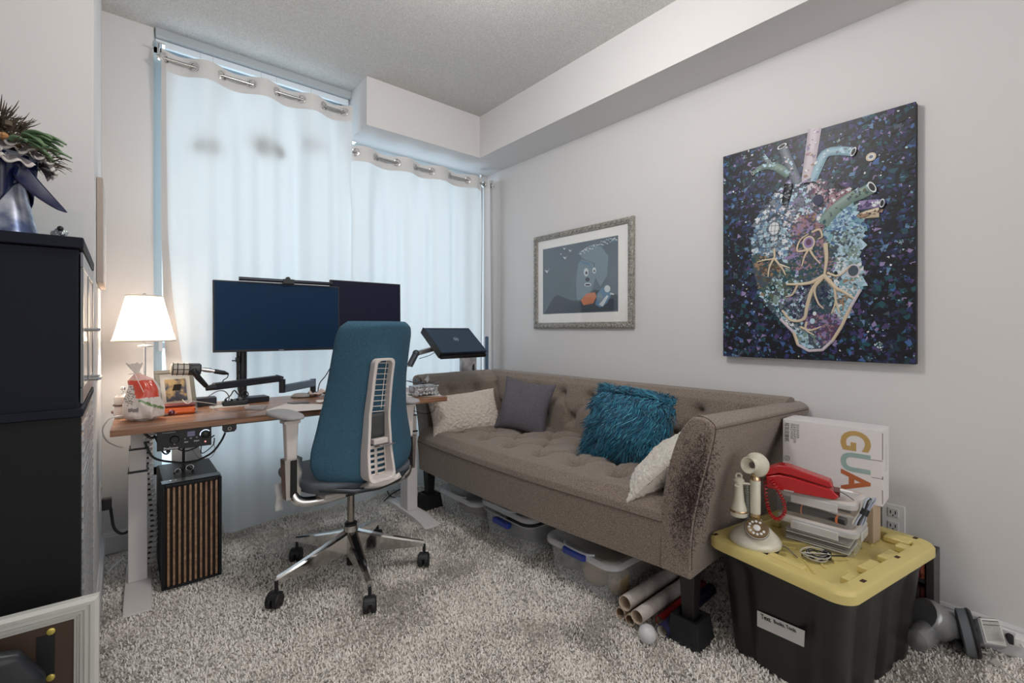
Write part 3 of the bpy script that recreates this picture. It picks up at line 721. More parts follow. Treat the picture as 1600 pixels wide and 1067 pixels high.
# arms
for s in (-1, 1):
    ar = MB().tube(spline([(s * .05, -.075, .402), (s * .16, -.075, .398), (s * .245, -.06, .405), (s * .272, -.045, .440), (s * .274, -.035, .50), (s * .278, -.030, .585)], 6), [.021] * 31, 12)
    ar.taper((s * .276 - .034, -.062, .425), (s * .276 + .034, -.016, .584), (.006, .002))
    ao = ar.build('armrest', M('satin_chrome', (.74, .73, .72, 1), .24, 1.), ch)
    MB().box((s * .276 - .013, -.0645, .432), (s * .276 + .013, -.0595, .580)).build('arm_inset', black_m, ao, bevel=.002)
    MB().taper((s * .278 - .026, -.056, .575), (s * .278 + .026, -.016, .738), (.006, .003)).build('arm_upright', chw_m, ao, bevel=.007, seg=3)
    MB().box((s * .278 - .032, -.060, .724), (s * .278 + .032, -.006, .738)).build('height_collar', chw_m, ao, bevel=.004)
    def pad(u, v, s=s):
        a = u * 2 * PI; c, q_ = math.cos(a), math.sin(a)
        px = math.copysign(abs(c) ** .7, c) * .050; py = math.copysign(abs(q_) ** .7, q_) * .125
        if v <= .5: t = v * 2; return (s * .280 + px * lerp(.0, 1, t), .02 + py * lerp(0, 1, t), .738 + .008 * t)
        t = (v - .5) * 2; f = math.cos(t * PI / 2) ** .35 if t < 1 else 0
        return (s * .280 + px * f, .02 + py * f, .746 + .018 * math.sin(t * PI / 2) ** .6)
    MB().grid(pad, 32, 16, wrap_u=True).build('arm_pad', M('pad_grey', srgb(158, 156, 158), .6), ao, sharp=180)
MB().grid(lambda u, v: (-.315 + .03 * u, .02 + .008 * math.sin(v * 9), lerp(.365, .475, v)), 2, 8).build('tag', M('tag_white', srgb(220, 220, 220), .6), ch, solid=.002)
# base
MB().tube([(0, 0, .20), (0, 0, .39)], .0155, 20).build('gas_lift', M('lift_bronze', (.36, .33, .30, 1), .25, 1.), ch)
MB().lathe([(.024, .085), (.030, .10), (.036, .125), (.034, .165), (.030, .222)], 28).build('hub', M('hub_metal', (.55, .53, .51, 1), .22, 1.), ch)
MB().lathe([(.027, .222), (.027, .232), (.020, .238)], 24).lathe([(.018, .045), (.018, .09)], 20).build('collar', black_m, ch)
for i in range(5):
    a = R(-33.5 + 72 * i); b = MB()
    N_ = 10; vs = []
    for j in range(N_ + 1):
        t = j / N_; r_ = lerp(.020, .322, t); w_ = lerp(.026, .0125, t); zt = lerp(.202, .116, t ** .9); zb_ = lerp(.112, .094, t ** .6)
        vs += [(r_, -w_, zb_), (r_, -w_ * .95, zt - .006), (r_, -w_ * .55, zt), (r_, w_ * .55, zt), (r_, w_ * .95, zt - .006), (r_, w_, zb_)]
    fs = [tuple(range(5, -1, -1)), tuple(N_ * 6 + q for q in range(6))]
    for j in range(N_):
        for q in range(6): fs.append((j*6+q, j*6+(q+1)%6, (j+1)*6+(q+1)%6, (j+1)*6+q))
    b.add(vs, fs, 0, Matrix.Rotation(a, 4, 'Z')).build('base_arm', chrome_m, ch, sharp=25)
    cx, cy = .325 * math.cos(a), .325 * math.sin(a); cr = R([-44, -60, -38, -52, -30][i])
    Tc = T((cx, cy, 0), (0, 0, cr))
    c_ = MB()
    for sx in (-1, 1): c_.lathe([(.006, -.011), (.026, -.011), (.0305, -.007), (.0305, .006), (.026, .011), (.006, .011)], 24, T=Tc @ T((sx * .0145, -.012, .031), (0, R(90), 0)))
    c_.box((-.003, -.02, .02), (.003, .012, .066), 0, Tc)
    c_.grid(lambda u, v: (lerp(-.020, .020, u), -.012 + .034 * math.cos(lerp(.15 * PI, .85 * PI, v)), .031 + .034 * math.sin(lerp(.15 * PI, .85 * PI, v))), 2, 10, 0, Tc)
    c_.tube([Tc @ Vector((0, 0, .05)), Tc @ Vector((0, 0, .098))], .007, 10)
    c_.build('caster', M('caster_black', srgb(28, 28, 30), .5), ch)

# ------------------------------------------------------------------ sofa
SL = 1.80
sofa = thing('sofa', 'brown tweed button tufted sofa along the right wall with a cat scratched near arm', 'sofa', (1.462, .806, 0), R(2.9))
sofa_m = M('sofa_tweed', srgb(100, 86, 77), .95, bump=(500, 1.0, .0025), var=(300, srgb(160, 145, 132), .15), sheen=.25)
ZU, ZS = .262, .487
arm_m = sofa_m
def tuft(a, b, A, B, offs, dep_, rad):
    """button dimples plus the pull creases between them; a,b in metres on a grid A x B, rows offset like brickwork"""
    j0 = round((b - offs) / B); h = 0
    for j in (j0 - 1, j0, j0 + 1):
        if j < 0: continue
        sh = (j % 2) * .5 * A
        i0 = round((a - sh) / A)
        for i in (i0 - 1, i0, i0 + 1):
            dx, dy = a - (i * A + sh), b - (offs + j * B); r2 = dx * dx + dy * dy
            h += math.exp(-r2 / (rad * rad))
    return -dep_ * h
def seat_fn(u, v):
    # u along the sofa, v from skirt bottom up the front, across the top to the back
    y = lerp(.100, SL - .10, u); pts = [(0.0, ZU), (-.006, ZU + .08), (-.014, ZS - .065), (-.010, ZS - .030), (.022, ZS + .010)]
    bow = .034 * math.sin(u * PI)
    if v < .25:
        t = v / .25 * 4; i = min(3, int(t)); f = t - i; x = lerp(pts[i][0], pts[i+1][0], f); z = lerp(pts[i][1], pts[i+1][1], f)
        return (x - bow, y, z)
    t = (v - .25) / .75; x = lerp(.022, .60, t)
    top = ZS + .014 + .012 * math.sin(min(1, t * 1.6) * PI) + tuft(y + .06, x, .215, .150, .13, .044, .036) * smoothstep(t * 6)
    top += .006 * math.sin(min(1, t * 8) * PI / 2)
    # pulled creases running diagonally between the buttons
    aa, bb = (y + .06) / .215, (x - .13) / .150; q1 = abs(((aa + bb * .5) + .5) % 1 - .5); q2 = abs(((aa - bb * .5) + .5) % 1 - .5)
    top -= .011 * (math.exp(-(q1 / .055) ** 2) + math.exp(-(q2 / .055) ** 2)) * smoothstep((t - .06) * 6) * (1 if bb > -.35 else 0)
    # stitched lines across
    top -= .004 * math.exp(-((((y + .06) / .215 + .5) % 1 - .5) * .215 / .006) ** 2) * smoothstep((t - .02) * 6) * (1 if t < .7 else .6)
    return (x - bow * (1 - t), y, top)
so_ = MB().grid(seat_fn, 260, 110); so_.build('seat', sofa_m, sofa, sharp=60)
MB().box((.005, .09, ZU), (.80, SL - .09, ZU + .08)).build('seat_base', sofa_m, sofa)
def pip(u): return seat_fn(u, .25 * 2.15 / 4)
MB().tube([Vector(pip(i / 60)) + Vector((-.001, 0, .002)) for i in range(61)], .0024, 6).build('piping', M('sofa_piping', srgb(92, 80, 75), .9), sofa)
def back_fn(u, v):
    t = v
    # profile from seat up the leaning front, rounded top, down the rear
    prof = [(.575, ZS - .04), (.600, ZS + .02), (.640, ZS + .15), (.668, ZS + .24), (.680, ZS + .285), (.705, ZS + .316), (.755, ZS + .322), (.800, ZS + .310), (.815, ZS + .27), (.815, ZU)]
    k_ = t * (len(prof) - 1); i = min(len(prof) - 2, int(k_)); f = k_ - i
    x = lerp(prof[i][0], prof[i+1][0], f); z = lerp(prof[i][1], prof[i+1][1], f)
    ext = .02 - .10 * smoothstep((z - .50) / .28); y = lerp(ext, SL - ext, u)
    if i < 5:
        w_ = 1 if i < 4 else 1 - f
        x -= tuft(y + .04, z, .215, .130, ZS + .09, .036, .034) * w_
        x -= .014 * math.sin((z - ZS) / .32 * PI) if z > ZS else 0
        aa, bb = (y + .04) / .215, (z - ZS - .09) / .130; q1 = abs(((aa + bb * .5) + .5) % 1 - .5); q2 = abs(((aa - bb * .5) + .5) % 1 - .5)
        x += .008 * (math.exp(-(q1 / .06) ** 2) + math.exp(-(q2 / .06) ** 2)) * w_ * smoothstep((z - ZS) / .06) * (1 if z < ZS + .24 else 0)
        x += .004 * math.exp(-((((y + .04) / .215 + .5) % 1 - .5) * .215 / .006) ** 2) * w_
    return (x, y, z)
bk = MB().grid(back_fn, 260, 90); bk.f += [tuple(j * 261 for j in range(91)), tuple(j * 261 + 260 for j in range(90, -1, -1))]; bk.m += [0, 0]
bk.build('backrest', sofa_m, sofa, sharp=60)
def arm_prof(s):
    """cross-section (y outward negative, z), closed loop, near arm"""
    out = [(.104, ZU), (.104, .40), (.102, ZS), (.092, .57), (.070, .66), (.040, .745), (.006, .795), (-.018, .812), (-.045, .812), (-.070, .798), (-.080, .775), (-.066, .70), (-.035, .58), (-.010, .46), (.0, .36), (.0, ZU)]
    return out
def arm_mesh(near):
    P = arm_prof(0); P = [(p.x, p.y) for p in spline([(a, b, 0) for a, b in P[:-1]], 3)] + [P[-1]]
    xs = [-.012, -.006, 0.0, .03, .1, .2, .3, .4, .5, .6, .7, .82, .835]; b = MB(); n_ = len(P); vs = []
    if not near: xs = [x_ if x_ > .07 else .062 + x_ * .1 for x_ in xs]
    for i, x in enumerate(xs):
        k_ = .955 if i in (0, 12) else (.985 if i in (1,) else 1)
        cy_, cz = .02, .53
        for (yy_, z_) in P:
            zz_ = min(z_, .812); Y_ = cy_ + (yy_ - cy_) * (k_ if yy_ < .1 else 1); Z_ = cz + (zz_ - cz) * (k_ * .5 + .5)
            if z_ > .5: Y_ -= .050 * max(0, x / .8) * min(1, (z_ - .5) / .27)
            Z_ -= .025 * max(0, (x - 0) / .8) * max(0, (zz_ - .6) / .2)
            vs.append((x, Y_ if near else SL - Y_, Z_))
    fs = [tuple(range(n_)), tuple((len(xs) - 1) * n_ + j for j in range(n_ - 1, -1, -1))]
    for i in range(len(xs) - 1):
        for j in range(n_): fs.append((i*n_+j, (i+1)*n_+j, (i+1)*n_+(j+1)%n_, i*n_+(j+1)%n_))
    if not near: fs = [f[::-1] for f in fs]
    return b.add(vs, fs)
na = arm_mesh(True).build('armrest', arm_m, sofa, bevel=.004, sharp=50)
# far arm: inner face tufted
def far_inner(u, v):
    x = lerp(.0, .66, u); z = lerp(ZS - .02, .806, v)
    yy_ = curve1([(ZS - .02, .102), (.57, .092), (.66, .070), (.745, .040), (.80, .0)], z)
    return (x, SL - yy_ - .012 - tuft(x + .05, z, .20, .13, ZS + .09, .028, .034) * -1 - .02 * math.sin(v * PI) ** .5 * -0 - .006, z)
fa = arm_mesh(False).build('armrest', arm_m, sofa, bevel=.004, sharp=50)
def far_pad(u, v):
    x = lerp(.060, .66, u); z = lerp(ZS - .02, .815, v)
    yy_ = curve1([(ZS - .02, .104), (.57, .096), (.66, .075), (.745, .046), (.80, .006), (.815, -.03)], z)
    return (x, SL - yy_ - .030 * math.sin(min(1, v * 1.02) * PI) ** .4 * min(1, (1 - v) * 8) - tuft(x + .05, z, .20, .13, ZS + .09, .026, .034), z)
MB().grid(far_pad, 80, 60).build('arm_cushion', sofa_m, fa, sharp=60)
# seams
def seam(pts, name='seam', par=sofa): MB().tube(pts, .0022, 5).build(name, _mats['sofa_piping'], par)
Pp = [(p.x, p.y) for p in spline([(a, b, 0) for a, b in arm_prof(0)], 3)]
seam([(.001, y_ - .001 if y_ < .05 else y_ + .001, z_) for y_, z_ in Pp if z_ > ZU + .01 and y_ < .01][2:], par=na)
seam([(x_, -.0815 - .050 * x_ / .8, .778 - .022 * x_ / .8) for x_ in [i * .05 for i in range(17)]], par=na)
# scratched, frayed patch on the front of the near arm
frm = M('frayed_thread', srgb(158, 144, 142), .9); frd = M('frayed_dark', srgb(64, 50, 50), .95)
rnd = random.Random(3); fb = MB()
def arm_out(z_): return curve1([(.26, 0), (.36, .0), (.46, -.010), (.58, -.035), (.70, -.066), (.775, -.080)], z_)
def arm_in(z_): return curve1([(.26, .104), (.487, .102), (.57, .092), (.66, .070), (.745, .040), (.795, .006)], z_)
for i in range(3000):
    z_ = rnd.gauss(.56, .095)
    if not .33 < z_ < .77: continue
    side = rnd.random()
    yo, yi = arm_out(z_), arm_in(z_)
    if side < .72: p = Vector((-.013, lerp(yo, yi, min(.95, abs(rnd.gauss(.0, .38)))), z_)); nrm = Vector((-1, 0, 0))
    else: p = Vector((rnd.random() ** 2 * .10, yo - .001, z_)); nrm = Vector((0, -1, -.25))
    d1 = Vector((rnd.uniform(-1, 1), rnd.uniform(-1, 1), rnd.uniform(-1, 1))); d2 = Vector((rnd.uniform(-1, 1), rnd.uniform(-1, 1), rnd.uniform(-1, 1)))
    L_ = rnd.uniform(.002, .006)
    d1.z *= 1.6; fb.tube([p, p + (nrm * .30 + d1 * .7) * L_, p + (nrm * .35 + d1 * .8 + d2 * .6) * L_ * 1.5], [.0009, .0008, .0004], 3, 0 if rnd.random() < .17 else 1)
ff = fb.build('frayed_patch', [frm, frd], na); ff['kind'] = 'stuff'
# legs
for lx_, ly_ in ((.095, .05), (.75, .05), (.095, SL - .06), (.75, SL - .06)):
    MB().taper((lx_ - .030, ly_ - .030, .075), (lx_ + .030, ly_ + .030, ZU + .01), (.009, .009)).build('leg', M('leg_black', srgb(34, 31, 31), .5), sofa, bevel=.003)
rg = 'black plastic bed risers under the sofa legs'
for i, (lx_, ly_) in enumerate(((.095, .05), (.75, .05), (.095, SL - .06))):
    p = sofa.matrix_basis @ Vector((lx_, ly_, 0)) if False else Matrix.Translation(sofa.location) @ Matrix.Rotation(R(2.9), 4, 'Z') @ Vector((lx_, ly_, 0))
    o = MB().prism([(-.062, -.062), (.062, -.062), (.062, .062), (-.062, .062)], 0, .012).add([(sx * q, sy * q, z_) for z_, q in ((.012, .060), (.088, .050), (.088, .036), (.074, .034)) for sx, sy in ((-1,-1),(1,-1),(1,1),(-1,1))],
        [(a_*4+b_, a_*4+(b_+1)%4, (a_+1)*4+(b_+1)%4, (a_+1)*4+b_) for a_ in range(3) for b_ in range(4)] + [(12, 13, 14, 15)]).build('furniture_riser', blackmat_m, loc=p, rz=R(2.9), bevel=.003)
    tag(o, ['black square riser under the near front leg of the sofa', 'black square riser under the near rear leg of the sofa', 'black square riser under the far front leg of the sofa'][i], 'furniture riser', rg)

# ------------------------------------------------------------------ sofa pillows
def pillow_mb(w_, h_, t_, disp=None, n_=40, puff=.45, corner=.06):
    """local x width, y height, z thickness"""
    b = MB()
    for sgn in (1, -1):
        def fn(u, v, sgn=sgn):
            a, c = u * 2 - 1, v * 2 - 1
            e = (max(0, 1 - a * a) * max(0, 1 - c * c)) ** puff
            pin = 1 - corner * (1 - abs(a) ** 2) * abs(c) ** 3, 1 - corner * (1 - abs(c) ** 2) * abs(a) ** 3
            p = Vector((a * w_/2 * pin[1], c * h_/2 * pin[0], sgn * t_/2 * e))
            if disp: p += disp(p, a, c, sgn) * (1 if e > .02 else .3)
            return p
        n2 = n_; g = MB().grid(fn, n2, n2)
        if sgn < 0: g.f = [f[::-1] for f in g.f]
        b.add(g.v, g.f)
    return b
def facing(c, nrm, up=(0, 0, 1), roll=0):
    """matrix: local z = outward normal, local y near up"""
    z = Vector(nrm).normalized(); y = Vector(up); y = (y - z * y.dot(z)).normalized(); x = y.cross(z)
    m = Matrix((x, y, z)).transposed().to_4x4(); m.translation = Vector(c); return m @ Matrix.Rotation(roll, 4, 'Z')
def put(o, m): o.matrix_world = m; return o
def sherpa(k):
    def f(p, a, c, s):
        q = Vector((p.x * 70, p.y * 70, s * 9 + k)); return Vector((0, 0, s)) * (.006 * noise.noise(q) + .004 * noise.noise(q * 2.1)) + Vector((0, 0, s * .014 * noise.noise(Vector((p.x * 9, p.y * 9, k)))))
    return f
sherpa_m = M('sherpa_ivory', srgb(206, 194, 184), .95, bump=(230, .9, .004), sheen=.3)
sherpa2_m = M('sherpa_white', srgb(216, 210, 200), .95, bump=(230, .9, .004), sheen=.3)
o = pillow_mb(.43, .25, .13, sherpa(1), 110).build('throw_pillow', sherpa_m); put(o, facing((1.59, 2.335, .600), (-.30, -.78, .42), roll=R(6)))
tag(o, 'cream nubby throw pillow leaning on the far arm of the sofa', 'pillow', None)
def wrinkle(p, a, c, s): return Vector((0, 0, s)) * .012 * noise.noise(Vector((p.x * 14, p.y * 5, s))) + Vector((noise.noise(Vector((p.y * 9, s, 0))), noise.noise(Vector((0, p.x * 9, s))), 0)) * .006
o = pillow_mb(.33, .33, .13, wrinkle, 60, corner=.12).build('throw_pillow', M('charcoal_linen', srgb(84, 80, 88), .92, bump=(420, .6, .002), var=(90, srgb(104, 99, 106), .3))); put(o, facing((1.86, 2.095, .638), (-.74, -.44, .34), roll=R(-8)))
tag(o, 'charcoal grey linen throw pillow leaning on the sofa back near the far corner', 'pillow')
o = pillow_mb(.38, .30, .12, sherpa(5), 110, puff=.5, corner=.04).build('throw_pillow', sherpa2_m); put(o, facing((1.628, 1.020, .568), (-.30, .66, .68), roll=R(-8)))
tag(o, 'small white fleecy pillow tucked against the scratched near arm', 'pillow')
# fluffy teal pillow
tp = thing('fur_pillow', 'shaggy teal faux fur pillow in the middle of the sofa', 'pillow')
Tp = facing((1.825, 1.315, .655), (-.80, -.28, .42), roll=R(-6))
teal_m = M('teal_backing', srgb(12, 84, 112), .9)
tp.matrix_world = Tp
MB_p = pillow_mb(.36, .32, .14, None, 30); MB_p.build('cover', teal_m, tp)
fur_ms = [M('teal_fur_dark', srgb(8, 70, 98), .6, sheen=.3), M('teal_fur', srgb(18, 112, 144), .55, sheen=.3), M('teal_fur_light', srgb(70, 160, 186), .5, sheen=.3)]
rnd = random.Random(11); fb = MB()
for i in range(7500):
    a, c = rnd.uniform(-1, 1), rnd.uniform(-1, 1); s = 1 if rnd.random() < .9 else -1
    e = (max(0, 1 - a*a) * max(0, 1 - c*c)) ** .45
    p = Vector((a * .18, c * .16, s * .07 * e)); rad = Vector((a * abs(a) ** 2, c * abs(c) ** 2, 0)) * .9
    nrm = (Vector((0, 0, s * (.25 + .55 * e))) + rad).normalized()
    cl = noise.noise(Vector((a * 3.2, c * 3.2, s))) ; cl2 = noise.noise(Vector((a * 3.2 + 9, c * 3.2, s)))
    lay = (Vector((-.25 + .9 * cl, -.75 + .6 * cl2, 0)) + Vector((rnd.gauss(0, .22), rnd.gauss(0, .22), rnd.gauss(0, .15))))
    if c > .75: lay.y *= .1
    L_ = rnd.uniform(.034, .062)
    q1 = p + (nrm * .55 + lay * .25) * L_ * .5; q2 = q1 + (nrm * .22 + lay * .6) * L_ * .55; q3 = q2 + (lay * .8 + nrm * .02) * L_ * .45
    fb.tube([p, q1, q2, q3], [.0014, .0020, .0015, .0003], 3, rnd.choice((0, 0, 1, 1, 1, 2)), caps=False)
fo = fb.build('fur', fur_ms, tp); fo['kind'] = 'stuff'
# ------------------------------------------------------------------ things on the desk
def on_desk(px, py): return at_z(px, py, DZ)
# small framed photo leaning back
pf = thing('photo_frame', 'small leaning photo frame with a white mat behind the snack bag on the desk', 'photo frame', (.205, 2.655, DZ), R(14), rot=None)
fm = Matrix.Rotation(R(-17), 4, 'X')
w_, h_ = .155, .195
b = MB()
for a, c in (((-w_/2, 0, 0), (w_/2, .014, .017)), ((-w_/2, 0, h_ - .017), (w_/2, .014, h_)), ((-w_/2, 0, .017), (-w_/2 + .017, .014, h_ - .017)), ((w_/2 - .017, 0, .017), (w_/2, .014, h_ - .017))): b.box(a, c, 0, fm)
b.build('frame_border', M('pewter_frame', srgb(132, 128, 116), .4, .5), pf, bevel=.002)
MB().box((-w_/2 + .015, .006, .015), (w_/2 - .015, .010, h_ - .015), 0, fm).build('mat_board', M('mat_white', srgb(216, 212, 202), .8), pf)
MB().box((-.042, .004, .045), (.042, .007, h_ - .045), 0, fm).build('photo_print', M('photo_print', srgb(70, 72, 86), .5, var=(26, srgb(190, 160, 110), .06)), pf)
MB().box((-.02, .010, .02), (.02, .013, .16), 0, fm @ Matrix.Rotation(R(0), 4, 'X')).add([(-.015, .012, .12), (.015, .012, .12), (.02, .09, .0), (-.02, .09, .0)], [(0, 1, 2, 3)]).build('easel_back', M('easel_black', srgb(60, 56, 52), .7), pf)
# snack bag
sbag = thing('snack_bag', 'crumpled white and red plastic food bag twisted shut near the desk corner', 'bag', (.070, 2.470, DZ), R(-22))
rnd = random.Random(5)
def bag(u, v):
    a = u * 2 * PI; z = v * .235
    wx_ = curve1([(0, .052), (.06, .068), (.25, .070), (.5, .056), (.7, .040), (.80, .012), (.84, .009), (.93, .020), (1, .030)], v); wy_ = curve1([(0, .04), (.1, .048), (.4, .042), (.65, .026), (.80, .010), (.86, .008), (1, .006)], v)
    c, s = math.cos(a), math.sin(a)
    cr = 1 + .16 * noise.noise(Vector((c * 2.2, s * 2.2, z * 16))) + .07 * noise.noise(Vector((c * 6, s * 6, z * 40)))
    f = 1 if v > .02 else .6
    return (wx_ * c * cr * f - .030 * smoothstep((v - .5) * 2), wy_ * s * cr * f, z + .008 * noise.noise(Vector((c * 3, s * 3, 5))) * (v > .03))
bmats = [M('bag_white', srgb(214, 206, 200), .28, coat=.5, bump=(60, .5, .003)), M('bag_red', srgb(206, 70, 48), .28, coat=.5, bump=(60, .5, .003)), M('bag_pink', srgb(228, 186, 178), .28, coat=.5, bump=(60, .5, .003)), M('bag_green', srgb(110, 140, 90), .3, coat=.5), M('bag_print_grey', srgb(128, 122, 122), .35)]
bm_ = MB().grid(bag, 72, 50, wrap_u=True)
for i, f in enumerate(bm_.f):
    p = Vector((0, 0, 0))
    for q in f[:4]: p += Vector(bm_.v[q]) / 4
    fr_ = p.y < 0
    mi = 0
    if .095 < p.z < .165 and fr_: mi = 1 if p.x > -.022 + .3 * (.13 - p.z) or p.z > .150 else 0
    if .165 <= p.z < .195: mi = 2
    if fr_ and abs(p.z - (.082 - .55 * (p.x - .01))) < .005 and p.x > .0: mi = 3
    if fr_ and .04 < p.z < .055 and -.035 < p.x < .0 : mi = 4
    if fr_ and .065 < p.z < .145 and -.055 < p.x < -.02 and (int(p.z / .0047) % 2): mi = 4 if rnd.random() < .7 else 0
    bm_.m[i] = mi
bm_.f.append(tuple(range(71, -1, -1))); bm_.m.append(0)
bm_.build('bag_body', bmats, sbag, sharp=50)
MB().tube([(-.036 + .014 * math.cos(a * PI / 5), .010 * math.sin(a * PI / 5), .192 + .001 * (a % 2)) for a in range(10)], .0022, 5, closed=True).tube([(-.026, -.01, .192), (-.005, -.035, .165), (.02, -.05, .12)], .0012, 5).build('twist_tie', M('tie_white', srgb(230, 226, 222), .4), sbag)
# ceramic canisters with silver knob and wooden coaster
cn = thing('ceramic_jar', 'small white tiered ceramic jar with silver knob behind the snack bag', 'jar', (.005, 2.605, DZ))
MB().lathe([(.028, 0), (.031, .01), (.031, .045), (.026, .050), (.026, .056), (.029, .060), (.029, .088), (.018, .096), (.006, .10)], 28).build('jar_body', M('ceramic_white', srgb(232, 224, 218), .25), cn)
MB().tube([(.0315 * math.cos(a * PI / 12), .0315 * math.sin(a * PI / 12), .053) for a in range(24)], .003, 6, closed=True).build('metal_band', M('band_brown', srgb(90, 70, 62), .3, .6), cn)
MB().ball((0, 0, .122), .010, 14).lathe([(.006, .098), (.003, .106), (.004, .114)], 12).build('knob', chrome_m, cn)
cst = MB().lathe([(.036, 0), (.038, .004), (.038, .009), (.036, .010)], 28).build('wooden_coaster', M('coaster_wood', srgb(112, 76, 60), .5), loc=(-.018 + .02, 2.745, DZ))
tag(cst, 'round dark wooden coaster at the far left corner of the desk', 'coaster')
# orange phone case and dark red case on top
oc = thing('plastic_case', 'bright orange plastic case with a clip on the left part of the desk', 'case', (.190, 2.548, DZ), R(-8))
MB().box((-.068, -.030, 0), (.068, .030, .032)).build('case_body', M('case_orange', srgb(232, 106, 44), .35, coat=.3), oc, bevel=.010, seg=3)
MB().box((-.055, -.0325, .012), (.055, -.0295, .016)).build('ridge', M('case_orange_light', srgb(246, 140, 72), .35), oc)
MB().tube([(.066 + .008 * math.cos(a * PI / 6), -.01, .016 + .009 * math.sin(a * PI / 6)) for a in range(12)], .0025, 6, closed=True).build('clip_ring', steel_m, oc)
rc_ = MB().box((-.066, -.030, 0), (.066, .034, .010)).build('phone_case', M('case_maroon', srgb(112, 36, 38), .35), loc=(.192, 2.552, DZ + .033), rz=R(-8), bevel=.004)
tag(rc_, 'thin maroon phone case lying on the orange plastic case', 'case')
o = MB().tube(spline([on_desk(258, 634) + Vector((0, 0, .048)), on_desk(272, 622) + Vector((0, 0, .050)), (.22, 2.54, DZ + .047), (.25, 2.56, DZ + .048), (.31, 2.60, DZ + .03), (.36, 2.70, DZ + .006)], 6), .0018, 6).build('white_cable', cablewhite_m)
tag(o, 'thin white charging cable looped over the maroon case', 'cable')
# purple lollipop
lo_ = thing('lollipop', 'dark purple lollipop with a white stick near the desk front edge', 'sweet', on_desk(268, 649) + Vector((0, 0, .0)))
MB().ball((0, 0, .0125), .0125, 14).build('candy', M('candy_purple', srgb(74, 22, 40), .2, coat=.6, var=(80, srgb(120, 50, 80), .1)), lo_)
MB().tube([(.008, .003, .009), (.075, .022, .003)], .0018, 6).build('stick', white_m, lo_)
MB().tube([(-.010, 0, .008), (-.03, -.006, .004)], [.003, .006], 6).build('wrapper_end', M('wrapper', srgb(120, 100, 100), .3), lo_)
# boxes and power strip
p = on_desk(318, 635); o = MB().box((-.055, 0, 0), (.055, .07, .040)).build('black_box', M('gadget_black', srgb(34, 38, 48), .5), loc=(p.x, p.y, DZ), rz=R(-2), bevel=.003)
tag(o, 'flat black box on the desk below the microphone', 'box')
p = at_z(287.5, 622, .80); o = MB().box((-.030, 0, 0), (.030, .05, .062)).build('white_box', M('white_card', srgb(236, 228, 222), .5), loc=(.238, 2.78, DZ), rz=R(-4), bevel=.002)
tag(o, 'small white box standing behind the orange case', 'box')
p = on_desk(401, 629); o = MB().box((-.062, 0, 0), (.062, .085, .028)).build('black_hub', M('hub_black', srgb(40, 42, 54), .45), loc=(p.x, p.y, DZ), rz=R(4), bevel=.004)
tag(o, 'low black box on the desk right of the monitor pole', 'box')
p = on_desk(366, 635)
o = MB().box((-.10, -.03, 0), (.062, .05, .006)).build('cable_tray', M('tray_white', srgb(206, 200, 196), .4), loc=(p.x, p.y, DZ), rz=R(-3), bevel=.002)
tag(o, 'flat white tray under the black power strip on the desk', 'tray')
ps = thing('power_strip', 'black power strip lying on a white tray in front of the monitor pole', 'power strip', (p.x + .005, p.y + .005, DZ + .0065), R(-3))
MB().box((-.055, -.02, 0), (.055, .024, .022)).build('housing', black_m, ps, bevel=.006)
b = MB()
for i in range(4): b.box((-.045 + i * .025, -.008, .0225), (-.035 + i * .025, .012, .030))
b.build('plug', blackmat_m, ps, bevel=.002)
def cable(label, pts, r, mat_, name='cable', k=6):
    o = MB().tube(spline(pts, k), r, 6).build(name, mat_); tag(o, label, 'cable'); return o
c = on_desk
cable('thin grey cable curling from the desk gadgets toward the microphone stand', [c(340, 634), c(322, 630) + Vector((0, 0, .02)), at_y(325, 620, 2.55), at_y(340, 611, 2.58), at_y(352, 612, 2.6), at_y(358, 622, 2.63), c(352, 632)], .0024, cablegrey_m)
cable('grey cable crossing the middle of the desk', [c(326, 626), c(338, 641), c(362, 643), c(390, 645), c(415, 640)], .0026, cablegrey_m)
cable('tangle of black cables at the foot of the monitor pole', [c(352, 633) + Vector((0, 0, .03)), at_y(360, 618, 2.72), at_y(366, 610, 2.74), at_y(374, 617, 2.74), at_y(383, 610, 2.74), at_y(388, 617, 2.72), c(380, 630) + Vector((0, 0, .03))], .003, cable_m)
cable('black cables running down behind the wide monitor beside its pole', [at_y(374, 556, 2.79), at_y(371, 575, 2.79), at_y(376, 590, 2.79), at_y(372, 606, 2.79), at_y(377, 622, 2.78)], .0035, cable_m)
cable('black cable arching down behind the chair back', [at_y(516, 575, 2.82), at_y(508, 588, 2.82), at_y(500, 598, 2.82), at_y(497, 609, 2.82), at_y(497, 616, 2.81)], .003, cable_m)
# papers, pads, phone on the desk
paper_m = M('paper', srgb(226, 218, 214), .7); paperp_m = M('paper_pink', srgb(214, 192, 186), .7)
def sheet(label, pts, m, lift=.0008, name='paper_sheet', th=.0012, cat='paper'):
    P = [at_z(px, py, DZ + lift) for px, py in pts]
    o = MB().prism([(q.x, q.y) for q in P], DZ + lift, DZ + lift + th).build(name, m); tag(o, label, cat); return o
sheet('large white paper sheet on the desk under the chair arm', [(416, 641), (428, 646), (500, 640), (520, 632), (446, 631)], paper_m)
sheet('flat grey mouse pad near the middle of the desk', [(381, 634), (383, 640), (411, 641), (418, 635), (417, 633)], M('mat_grey', srgb(150, 142, 140), .6), name='mouse_pad', cat='mat', th=.003)
sheet('thin dark tablet stylus tray lying on the paper behind the chair arm', [(449, 630), (457, 631.5), (484, 630), (481, 628)], M('slim_grey', srgb(96, 92, 92), .4), name='slim_tray', cat='tray', th=.004, lift=.002)
